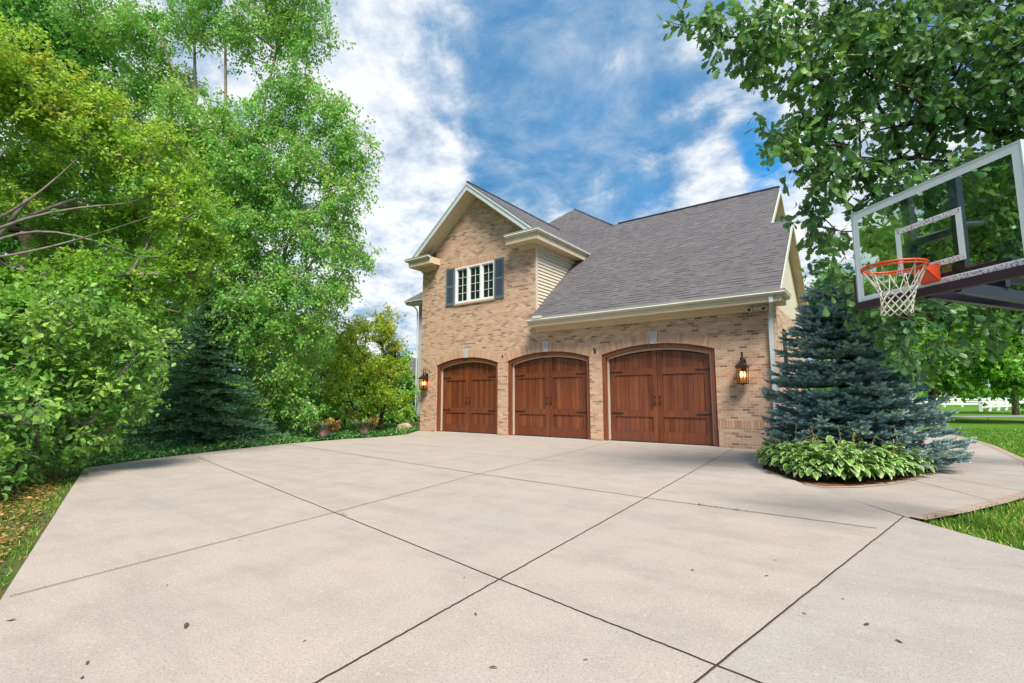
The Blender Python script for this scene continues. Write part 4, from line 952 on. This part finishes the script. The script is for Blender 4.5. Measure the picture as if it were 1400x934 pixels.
# dormer side eaves (both sides) with cornice returns
for s in (-1, 1):
    ex = GX + s * 3.24; wx = XM if s > 0 else XL; lx, hx = sorted((wx, ex))
    mb = MB(); yend = 17.38
    mb.box(lx + (.002 if s > 0 else 0), hx - (0 if s > 0 else .002), 13.60, yend, 6.78, 6.80)                                   # soffit board
    mb.box(min(ex, ex + s * .02), max(ex, ex + s * .02), 13.60, yend, 6.78, 7.02)       # fascia
    a, b = sorted((wx + s * .002, wx + s * .045)); mb.box(a, b, YF + .05 if s > 0 else YF, yend, 6.62, 6.778)
    # return across the front
    r0, r1 = (-10.44, ex) if s > 0 else (ex, -14.29)
    mb.box(r0, r1, 13.60, YF - .002, 6.80, 6.82); mb.box(r0, r1, 13.58, 13.60, 6.78, 7.05); mb.box(*( (r0, r0 + .02) if s > 0 else (r1 - .02, r1)), 13.601, YF - .002, 6.821, 7.06)
    f0, f1 = (-10.18, XM + .04) if s > 0 else (XL - .04, -14.5)
    mb.box(f0, f1, YF - .06, YF - .003, 6.64, 6.79); mb.box(f0 - .03, f1 + .03, YF - .11, YF - .0035, 6.74, 6.798)
    mb.build('cornice_return', M['cream'], house)
def gutter_profile(mb, pts_fn):
    prof = [(0, 0), (.075, 0), (.115, .045), (.105, .075), (.125, .12), (.11, .125), (.09, .08), (0, .02)]
    return prof
def gutter(name, a, b, out, top_z, mitre0=0, mitre1=0):
    """K-style gutter from a to b (x,y), sticking out along out (x,y)"""
    prof = [(0, -.125), (.07, -.125), (.115, -.075), (.105, -.05), (.125, 0), (.112, 0), (.095, -.045), (.0, -.03)]
    a, b, o = Vector((*a, 0)), Vector((*b, 0)), Vector((*out, 0)); d = (b - a).normalized(); mb = MB()
    A = [a + o * p - d * p * mitre0 + Vector((0, 0, top_z + q)) for p, q in prof]; B = [b + o * p + d * p * mitre1 + Vector((0, 0, top_z + q)) for p, q in prof]
    n = len(prof)
    for k in range(n): mb.face([A[k], B[k], B[(k + 1) % n], A[(k + 1) % n]])
    mb.face(A[::-1]); mb.face(B)
    return mb.build(name, M['white'], house)
ER = GX + 3.24 + .02; ELf = GX - 3.24 - .02
gutter('gutter', (ER, 13.578), (ER, 17.36), (1, 0), 7.13, 1, 0)
gutter('gutter', (-10.44, 13.578), (ER, 13.578), (0, -1), 7.128, 0, 1)
gutter('gutter', (ELf, 13.578), (ELf, 20), (-1, 0), 7.13, 1, 0)
gutter('gutter', (ELf, 13.578), (-14.29, 13.578), (0, -1), 7.128, 1, 0)
gutter('gutter', (-9.50, 13.60), (-1.84, 13.60), (0, -1), 3.995, 0, 1)
gutter('gutter', (-1.84, 13.60), (-1.84, 14.5), (1, 0), 3.993, 1, 0)
mb = MB(); mb.tube([(ER + .06, 17.30, 7.02), (ER + .06, 17.40, 6.92), (ER + .05, 17.52, 7.0)], .045, 8); mb.build('gutter_outlet', M['white'], house); mb = MB(); mb.box(-9.22, -8.92, 13.47, 13.62, 3.97, 4.05); mb.build('splash_guard', M['white'], house)
# main eave: fascia, soffit and frieze
mb = MB(); mb.box(-9.5, -1.86, 13.60, 13.62, 3.72, 3.97); mb.box(-9.5, XR, 13.621, YF - .002, 3.735, 3.75); mb.box(-9.48, XR + .04, YF - .05, YF - .002, 3.60, 3.734); mb.box(-9.48, XR + .04, YF - .10, YF - .051, 3.69, 3.733)
mb.box(XR + .002, -1.86, 13.621, 14.55, 3.735, 3.76); mb.box(-1.88, -1.84, 13.621, 14.5, 3.762, 3.93); mb.box(XR + .002, XR + .045, YF, 14.5, 3.60, 3.734)
mb.box(XR + .002, -1.84, 14.501, 14.52, 3.74, 3.95); mb.build('eave_cornice', M['cream'], house); mb = MB(); mb.box(XR + .002, -1.84, 19.6, 20.5, 3.60, 3.93)
mb.build('eave_cornice', M['cream'], house)
mb = MB()
mb.box(-2.10, -2.0, 13.55, 13.62, 3.70, 3.88); mb.tube([(-2.05, 13.58, 3.74), (-2.08, 13.75, 3.62), (-2.15, 14.05, 3.48), (-2.17, YF - .055, 3.38)], .048, 8); mb.box(-2.22, -2.13, YF - .09, YF - .018, .18, 3.40); mb.tube([(-2.175, YF - .055, .22), (-2.175, YF - .16, .10)], .05, 8)
for z in (1.1, 2.3): mb.box(-2.225, -2.125, YF - .093, YF - .017, z, z + .03)
mb.build('downspout', M['fascia'], house)
# shuttered side window on the right wall
mb = MB(); mb.box(XR + .004, XR + .05, 15.55, 15.95, 2.0, 3.25); z = 2.06
while z < 3.2: mb.box(XR + .05, XR + .058, 15.60, 15.90, z, z + .02); z += .04
mb.build('shutter', M['iron'], house)
# rear left wing
mb = MB(); z = 0.3; wy = 20.45
while z < 7.0:
    mb.face([(-22.35, wy - .016, z), (-15.0, wy - .016, z), (-15.0, wy - .002, z + .13), (-22.35, wy - .002, z + .13)][::1]); mb.face([(-22.35, wy - .002, z), (-15.0, wy - .002, z), (-15.0, wy - .016, z), (-22.35, wy - .016, z)]); z += .13
mb.box(-22.42, -22.33, wy - .03, wy + 5, 0, 7.1); mb.build('wing_siding', M['greysiding'], house)
mb = MB(); mb.prism([(-23.05, 19.85, 7.28), (-15.3, 19.85, 7.28), (-15.3, 24.3, 10.9), (-18.9, 24.3, 10.9)], (0, 0, -.06)); mb.face([(-23.05, 19.85, 7.28), (-18.9, 24.3, 10.9), (-23.05, 29, 7.28)]); mb.build('wing_roof', M['shingle'], house)
mb = MB(); mb.box(-22.95, -15.3, 19.9, wy - .03, 7.0, 7.03); mb.box(-22.98, -15.3, 19.86, 19.9, 7.0, 7.2); mb.box(-22.33, -15.31, wy - .06, wy - .02, 6.75, 6.99); mb.build('wing_soffit', M['cream'], house)
gutter('gutter', (-23.0, 19.855), (-15.4, 19.855), (0, -1), 7.24, 0, 0)
mb = MB(); mb.tube([(-22.4, 19.78, 7.12), (-22.4, 19.9, 6.98), (-22.46, 20.3, 6.72), (-22.46, 20.36, 6.5), (-22.46, 20.36, .2)], .038, 8); mb.build('downspout', M['white'], house)

# ------------------------------------------------------------------ lanterns, security camera
def lantern(x, label):
    y = YF - .20; z = 1.66
    L = empty('wall_lantern', (x, YF, z), label, 'lantern', 'coach lanterns on the brick wall')
    mb = MB(); hw = .125
    for sx in (-1, 1):
        for sy in (-1, 1): mb.tube([(x + sx * hw * .86, y + sy * hw * .86, z + .03), (x + sx * hw, y + sy * hw, z + .46)], .011, 4)
    for zz, h2 in ((z + .03, hw * .9), (z + .46, hw * 1.06)):
        for s in (-1, 1):
            mb.box(x - h2 - .012, x + h2 + .012, y + s * h2 - .012, y + s * h2 + .012, zz - .012, zz + .012); mb.box(x + s * h2 - .012, x + s * h2 + .012, y - h2 + .0125, y + h2 - .0125, zz - .0115, zz + .0115)
    mb.box(x - hw * .85, x + hw * .85, y - hw * .85, y + hw * .85, z + .012, z + .028); mb.lathe([(.0, -.03), (.02, -.03), (.025, 0), (.0, .01)], x, y, z + .015, 8)
    mb.build('cage', M['bronze'], L)
    mb = MB(); b = [(x - .15, y - .15), (x + .15, y - .15), (x + .15, y + .15), (x - .15, y + .15)]; tpz = z + .60
    for k in range(4):
        p, q = b[k], b[(k + 1) % 4]; mb.face([(*p, z + .475), (*q, z + .475), (x + (q[0] - x) * .25, y + (q[1] - y) * .25, tpz), (x + (p[0] - x) * .25, y + (p[1] - y) * .25, tpz)])
    mb.face([(*p, z + .475) for p in b[::-1]]); mb.lathe([(.045, 0), (.05, .03), (.035, .05), (.035, .09), (.05, .10), (.02, .14), (0, .15)], x, y, tpz - .005, 12)
    mb.build('lamp_cap', M['bronze'], L)
    mb = MB(); mb.tube([(x, YF - .01, z + .50), (x, YF - .08, z + .56), (x, YF - .09, z + .76), (x, YF - .13, z + .86), (x, y, z + .85), (x, y - .01, z + .74)], .017, 8); mb.box(x - .06, x + .06, YF - .025, YF - .001, z + .36, z + .68); mb.build('bracket', M['bronze'], L)
    mb = MB()
    for s in (-1, 1):
        mb.face([(x - .10, y + s * .108, z + .04), (x + .10, y + s * .108, z + .04), (x + .115, y + s * .122, z + .45), (x - .115, y + s * .122, z + .45)]); mb.face([(x + s * .108, y - .10, z + .04), (x + s * .108, y + .10, z + .04), (x + s * .122, y + .115, z + .45), (x + s * .122, y - .115, z + .45)])
    mb.build('lamp_glass', M['lampglass'], L)
    for dx, dy in ((-.045, .03), (.045, .03), (0, -.045)):
        mb = MB(); mb.tube([(x + dx, y + dy, z + .03), (x + dx, y + dy, z + .20)], .013, 8); cd = mb.build('candle', M['candle'], L)
        mb = MB(); mb.lathe([(.004, 0), (.016, .03), (.018, .055), (.010, .10), (.001, .14)], x + dx, y + dy, z + .20, 8); mb.build('bulb', M['flame'], cd, smooth=True)
lantern(-2.88, 'lit black coach lantern right of the third garage door')
lantern(-14.92, 'lit black coach lantern left of the first garage door')
sc_ = empty('security_camera', (-2.45, 14.0, 3.72), 'white two-eyed security camera under the eave at the right corner', 'camera')
mb = MB(); mb.lathe([(.0, .012), (.05, .012), (.05, -.02), (.0, -.025)], -2.45, 13.95, 3.722, 14); mb.tube([(-2.45, 13.95, 3.70), (-2.45, 13.92, 3.64)], .02, 8); mb.tube([(-2.62, 13.92, 3.63), (-2.28, 13.92, 3.63)], .022, 8); mb.build('mount', M['hoodwhite'], sc_)
for s in (-1, 1):
    mb = MB(); xx = -2.45 + s * .16; mb.tube([(xx, 13.99, 3.66), (xx, 13.95, 3.645), (xx + s * .01, 13.85, 3.60)], [.045, .065, .07], 12); h = mb.build('lamp_head', M['hoodwhite'], sc_)
    mb = MB(); mb.tube([(xx + s * .0102, 13.848, 3.599), (xx + s * .0105, 13.842, 3.596)], [.05, .045], 12); mb.build('lens', M['lens'], h)

# ------------------------------------------------------------------ basketball hoop
BD = Vector((-.7145, .6996, 0)).normalized(); BN = Vector((-BD.y, BD.x, 0)); BC = Vector((.435, 5.73, 0))
if BN.x > 0: BN = -BN
def bp(u, z, o): # u along the board (positive towards the far end), o outwards (towards the rim)
    p = BC + BD * u + BN * o; return (p.x, p.y, z)
hoop = empty('basketball_hoop', (BC - BN * 1.25).to_tuple()[:2] + (-.05,), 'adjustable basketball hoop with a clear backboard at the right', 'basketball hoop')
def bbox_(mb, u0, u1, z0, z1, o0, o1, t=.5):
    mb.prism([bp(u0, z0, o0), bp(u1, z0, o0), bp(u1, z1, o0), bp(u0, z1, o0)], tuple(BN * (o1 - o0)), t=t)
HW = .765; Z0, Z1 = 2.29, 3.235; RZ = 2.455
mb = MB(); bbox_(mb, -HW, HW, Z0, Z1, -.012, 0); board = mb.build('backboard', M['glass'], hoop)
mb = MB(); bw = .055
for q in ((-HW, HW, Z1 - bw, Z1), (-HW, HW, Z0, Z0 + bw), (-HW, -HW + bw, Z0 + bw, Z1 - bw), (HW - bw, HW, Z0 + bw, Z1 - bw)): bbox_(mb, *q, .002, .004)
mb.build('border', M['boardpaint'], board)
mb = MB(); tw_, tb = .305, .05; zt0, zt1 = RZ, RZ + .457
for q in ((-tw_, tw_, zt1 - tb, zt1), (-tw_, tw_, zt0, zt0 + tb), (-tw_, -tw_ + tb, zt0 + tb, zt1 - tb), (tw_ - tb, tw_, zt0 + tb, zt1 - tb)): bbox_(mb, *q, .002, .004)
mb.build('target_square', M['boardpaint'], board)
for (u0, u1, z) in ((-tw_, tw_, zt1 - tb), (-tw_, tw_, zt0), (-HW, -.09, Z0)):
    mb = MB(); bbox_(mb, u0 + .01, u1 - .01, z + .004, z + .044, .0045, .0055); mb.build('worn_tape', M['tape'], board)
mb = MB(); fr = .02
for q in ((-HW - .018, HW + .018, Z1, Z1 + .022), (-HW - .018, -HW, Z0, Z1), (HW, HW + .018, Z0, Z1)): bbox_(mb, *q, -.03, .012)
mb.build('board_frame', M['fascia'], board)
mb = MB(); bbox_(mb, -HW - .025, HW + .025, Z0 - .075, Z0 - .001, -.035, .03)
for s in (-1, 1): bbox_(mb, *sorted((s * (HW + .0185), s * (HW + .034))), Z0 - .001, Z0 + .30, -.032, .028)
mb.build('edge_padding', M['pad'], board)
mb = MB()
for u in (-.22, .22): bbox_(mb, u - .038, u + .038, Z0 + .02, Z1 - .03, -.10, -.035)
bbox_(mb, -.60, .60, Z0 + .03, Z0 + .10, -.095, -.034); bbox_(mb, -.18, .18, Z0 + .42, Z0 + .48, -.095, -.036)
mb.tube([bp(.22, Z0 + .5, -.08), bp(0, Z0 + .62, -.6)], .025, 6); mb.tube([bp(-.22, Z0 + .5, -.08), bp(0, Z0 + .62, -.6)], .025, 6)
mb.build('support_frame', M['steel'], hoop)
mb = MB()
for z, zz, dz in ((Z0 + .12, 2.47, 0), (Z0 - .03, 2.20, 0)):
    for u in (-.13, .13):
        a = Vector(bp(u, z, -.10)); b = Vector(bp(u * .6, zz - .05, -1.25)); up = Vector((0, 0, .05)); sd_ = BD * .03
        mb.prism([a - sd_ - up, a + sd_ - up, a + sd_ + up, a - sd_ + up], tuple(b - a))
mb.prism([bp(-.16, Z0 - .02, -.62), bp(.16, Z0 - .02, -.62), bp(.16, Z0 + .05, -.62), bp(-.16, Z0 + .05, -.62)], tuple(BN * .05))
mb.build('lift_arm', M['steel'], hoop)
mb = MB(); c = BC - BN * 1.30
mb.box(c.x - .075, c.x + .075, c.y - .075, c.y + .075, -.05, 2.52); mb.box(c.x - .17, c.x + .17, c.y - .17, c.y + .17, -.05, -.02); mb.build('pole', M['steel'], hoop)
# rim
RC = Vector(bp(0, RZ, .15 + .235)); rr_ = .2355; mb = MB(); n = 40
mb.tube([tuple(RC + Vector((math.cos(2 * PI * k / n), math.sin(2 * PI * k / n), 0)) * rr_) for k in range(n + 1)], .0095, 8, cap=False)
mb.tube([tuple(RC + Vector((math.cos(2 * PI * k / n), math.sin(2 * PI * k / n), 0)) * (rr_ - .002) + Vector((0, 0, -.024))) for k in range(n + 1)], .006, 6, cap=False)
a0 = [bp(-.075, RZ + .012, .005), bp(.075, RZ + .012, .005), bp(.06, RZ + .012, .16), bp(-.06, RZ + .012, .16)]
mb.prism(a0, (0, 0, -.012)); bbox_(mb, -.085, .085, RZ - .135, RZ + .022, .006, .02)
for s in (-1, 1):
    p = [bp(s * .075, RZ + .0, .02), bp(s * .06, RZ, .16), bp(s * .075, RZ - .13, .02)]; mb.prism(p, tuple(BD * .008 * s))
mb.prism([bp(-.06, RZ - .0005, .16), bp(.06, RZ - .0005, .16), bp(.075, RZ - .13, .021), bp(-.075, RZ - .13, .021)], tuple(BN * .006))
for k in range(12):
    an = 2 * PI * k / 12 + .13; p = RC + Vector((math.cos(an), math.sin(an), 0)) * rr_; mb.tube([tuple(p + Vector((0, 0, -.008))), tuple(p + Vector((0, 0, -.03)))], .006, 5)
rim = mb.build('rim', M['rim'], hoop, smooth=False)
def net_pt(a, v):
    r = [.226, .195, .160, .135, .122, .115, .118][0] if v <= 0 else np.interp(v, [0, .17, .34, .5, .67, .84, 1], [.226, .196, .158, .130, .117, .112, .116])
    sw = .012 * math.sin(v * 4)
    return tuple(RC + Vector((math.cos(a) * r + sw, math.sin(a) * r, -.028 - .40 * v)))
mb = MB(); NS = 12; vs = [0, .42, .52, .62, .72, .82, .92, 1.0]
for k in range(NS):
    for s in (1, -1):
        pts = []; rads = []
        for q, v in enumerate(vs):
            a = 2 * PI * (k + .13 * 12 / (2 * PI) + s * .5 * q * 1.0) / NS; pts.append(net_pt(a, v)); rads.append(.0042)
        fine = []
        for q in range(len(pts) - 1): fine.append(pts[q])
        fine.append(pts[-1]); mb.tube(fine, .0042, 4)
mb.build('net', M['net'], rim)

# ------------------------------------------------------------------ pots, feeders, rock, fence, neighbour, small things
def pot(x, y, label, seed, coleus_side):
    t = empty('potted_plant', (x, y, -.02), label, 'planter', 'clay pots beside the driveway'); mb = MB()
    mb.lathe([(a * .76, b * .76) for a, b in [(0, 0), (.13, 0), (.19, .08), (.225, .2), (.22, .31), (.235, .33), (.235, .36), (.205, .36), (.19, .30), (0, .29)]], x, y, .05, 24); mb.build('pot', M['terracotta'], t, smooth=True)
    g = np.random.default_rng(seed); n = 420
    a = g.random(n) * 2 * PI; r = .145 * np.sqrt(g.random(n)); P = np.column_stack([x + r * np.cos(a), y + r * np.sin(a), np.full(n, .275)])
    d = unit(np.column_stack([np.cos(a) * (.3 + r * 3), np.sin(a) * (.3 + r * 3), .45 + .4 * g.random(n)]))
    S = (np.array([(-.035,0,0),(.035,0,0),(.028,.5,.08),(-.028,.5,.08),(0,1,-.22)]), np.array([(0,1,2),(0,2,3),(3,2,4)]))
    V, F, T = leaf_arrays(P, d, unit(g.normal(size=(n, 3)) * .2 + [0, 0, 1]), .42 * (.6 + .6 * g.random(n)), S, g.random(n)); np_mesh('trailing_foliage', V, F, T, M['l_grey'], t)
    n = 130; P = np.column_stack([x + coleus_side[0] + .10 * np.clip(g.normal(size=n),-1.6,1.6), y + coleus_side[1] + .09 * np.clip(g.normal(size=n),-1.6,1.6), .30 + .30 * g.random(n)])
    V, F, T = leaf_arrays(P, unit(g.normal(size=(n, 3)) + [0, 0, .3]), unit(g.normal(size=(n, 3)) * .6 + [0, 0, 1]), .13 * (.6 + .6 * g.random(n)), OVAL, g.random(n)); np_mesh('coleus', V, F, T, M['l_coleus'], t)
pot(-14.35, 9.15, 'round clay pot nearer the dark evergreen with orange leaves on its right', 1, (.16, .20))
pot(-14.42, 10.75, 'round clay pot nearer the house with upright yellow-green leaves', 2, (.10, .24))
bfp = empty('feeder_pole', (-16.3, 10.2, 0), 'thin black crook pole holding two bird feeders', 'pole')
mb = MB(); mb.tube([(-16.3, 10.2, -.03), (-16.3, 10.2, 2.25)], .012, 6); mb.build('shaft', M['iron'], bfp)
for s in (-1, 1):
    mb = MB(); mb.tube([(-16.3, 10.2, 2.2), (-16.3 + s * .15, 10.2 + s * .1, 2.36), (-16.3 + s * .32, 10.2 + s * .22, 2.33), (-16.3 + s * .34, 10.2 + s * .235, 2.22)], .008, 5); mb.build('crook', M['iron'], bfp)
for s, mt, lab, nm in ((-1, M['iron'], 'dark wire bird feeder hanging left of the pole', 'bird_feeder'), (1, M['stop'], 'pale tube bird feeder hanging right of the pole', 'bird_feeder')):
    x, y = -16.3 + s * .34, 10.2 + s * .235; t = empty(nm, (x, y, 2.2), lab, 'bird feeder', 'bird feeders')
    mb = MB(); mb.lathe([(0, 0), (.07, 0), (.07, .36), (0, .36)], x, y, 1.76, 12); mb.build('seed_tube', mt, t)
    mb = MB(); mb.lathe([(.10, 0), (.02, .08), (0, .08)], x, y, 2.12, 12); mb.tube([(x, y, 2.19), (x, y, 2.235)], .006, 5); mb.build('roof_cap', M['iron'], t)
    mb = MB(); mb.lathe([(0, -.02), (.10, -.02), (.10, 0), (0, 0)], x, y, 1.76, 12); mb.build('perch_tray', M['iron'], t)
bm = bmesh.new(); bmesh.ops.create_icosphere(bm, subdivisions=3, radius=.3)
for v in bm.verts:
    c = v.co; v.co = Vector((c.x * 1.15, c.y * .95, c.z * .72)) * (1 + .12 * math.sin(c.x * 11 + c.y * 7) + .10 * math.sin(c.z * 13 + c.y * 9))
me = bpy.data.meshes.new('boulder'); bm.to_mesh(me); bm.free(); me.materials.append(M['rock']); o = bpy.data.objects.new('boulder', me); col.objects.link(o); o.location = (-15.55, 13.55, .12)
tag(o, 'tan boulder at the left foot of the garage wall', 'rock')
mb = MB(); mb.v = []; 
be = empty('garden_bench', (-19.4, 13.6, 0), 'dark wooden garden bench half hidden under the yellow-green maple', 'bench')
mb.box(-20.1,-18.7,13.4,13.85,.42,.46); mb.build('seat', M['bark_dark'], be)
mb = MB(); mb.box(-20.1,-18.7,13.86,13.9,.52,.9); mb.build('backrest', M['bark_dark'], be)
for sx in (-20.05,-18.8):
    for sy in (13.42,13.8): mb = MB(); mb.box(sx, sx+.05, sy, sy+.05, -.03, .419); mb.build('leg', M['bark_dark'], be)

def fence(name, a, b, n, label, h=1.35):
    t = empty(name, (a[0], a[1], -.06), label, 'fence', 'white rail fences'); a = Vector((*a, 0)); b = Vector((*b, 0)); d = (b - a).normalized(); s = Vector((-d.y, d.x, 0)) * .07
    for k in range(n + 1):
        p = a.lerp(b, k / n); mb = MB(); mb.box(p.x - .14, p.x + .14, p.y - .14, p.y + .14, -.06, h + .1); mb.box(p.x - .17, p.x + .17, p.y - .17, p.y + .17, h + .1, h + .17); mb.build('post', M['frame'], t)
    for z in (.35, .75, 1.15):
        mb = MB(); mb.prism([a + s + Vector((0,0,z)), a - s + Vector((0,0,z)), a - s + Vector((0,0,z + .26)), a + s + Vector((0,0,z + .26))], tuple(b - a)); mb.build('rail', M['frame'], t)
fence('rail_fence', (8.61, 74.5), (30, 140), 18, 'nearer white rail fence beside the road, starting at an end post')
fence('rail_fence', (3.5, 108), (34, 140), 12, 'farther white rail fence crossing behind the near one')
nb = empty('neighbour_house', (-38, 30, 0), 'grey-roofed house glimpsed through the small maple', 'house')
mb = MB(); mb.box(-39, -34, 26, 34, -.1, 3.4); mb.build('wall', M['grey_wall'], nb)
mb = MB(); mb.prism([(-39.4, 25.6, 3.4), (-33.6, 25.6, 3.4), (-36.5, 25.6, 5.3)], (0, 8.8, 0)); mb.build('roof', M['shingle'], nb)
fh = empty('white_barn', (9, 170, 0), 'pale building beyond the white fences', 'house')
mb = MB(); mb.box(2, 16, 166, 176, -.1, 5); mb.build('wall', M['white'], fh)
mb = MB(); mb.prism([(1.5, 165.5, 5), (1.5, 176.5, 5), (1.5, 171, 8)], (15, 0, 0)); mb.build('roof', M['shingle'], fh)

# dry leaves on the concrete
LV = [(-3.28,1.28,.055),(-4.13,.70,.04),(-3.21,.82,.03),(-3.06,.77,.025),(-2.02,2.35,.03),(-1.60,1.95,.035),(-1.25,2.30,.02),(-2.50,2.76,.02),(-2.55,1.58,.018),(-.17,3.57,.045),(0,3.44,.035),(-.45,3.54,.025),(-.28,3.94,.02),(-1.22,3.93,.03),(-.75,4.13,.028),(-.2,5.48,.025),(-.76,4.55,.025),(-4.06,1.44,.02),(-4.75,2.25,.022),(-4.67,6.25,.03)]
g = random.Random(12)
for k, (x, y, s) in enumerate(LV):
    V = OVAL[0].copy(); V[:, 2] = V[:, 2] * .8 + .07 * np.sin(V[:, 1] * 5 + k) + .09
    o = np_mesh('dry_leaf', V * np.array([.8, 1.5, 1.0]) * s * .9, OVAL[1], np.zeros(9), M['dryleaf']); o.location = (x, y, .004); o.rotation_euler = (g.uniform(-.1,.1), g.uniform(-.1,.1), g.random() * 6.28)
    tag(o, 'largest curled dark leaf on the concrete at the lower left' if k == 0 else 'small curled dry leaf lying on the bare concrete driveway', 'dry leaf', 'dry leaves on the driveway')
gg = np.random.default_rng(2)
for k, (x, y) in enumerate([(-1.85,6.31),(-1.7,6.30),(-1.4,6.29),(-4.9,3.4)]):
    n = 22; P = np.column_stack([x + .04 * gg.normal(size=n), y + .008 * gg.normal(size=n), np.full(n, .004)])
    V, F, T = leaf_arrays(P, unit(gg.normal(size=(n, 3)) * .8 + [0, 0, .5]), unit(gg.normal(size=(n, 3)) + [0, 0, .3]), (.012 + .016 * gg.random(n)), DIAMOND, .3 + .7 * gg.random(n))
    o = np_mesh('weed', V, F, T, M['l_grass']); tag(o, 'small green weed sprouting from the middle joint of the driveway' if k < 3 else 'lone small weed in the long joint at the lower left', 'weed', 'weeds in the joints')

# ------------------------------------------------------------------ render settings
scene.view_settings.view_transform = 'Standard'; scene.view_settings.look = 'None'; scene.view_settings.gamma = 1; scene.view_settings.use_curve_mapping = False
scene.view_settings.exposure = 1.83
scene.cycles.use_denoising = True
scene.cycles.max_bounces = 9; scene.cycles.diffuse_bounces = 6; scene.cycles.glossy_bounces = 2; scene.cycles.transmission_bounces = 6; scene.cycles.transparent_max_bounces = 8
scene.cycles.caustics_reflective = False; scene.cycles.caustics_refractive = False
scene.cycles.sample_clamp_indirect = 4
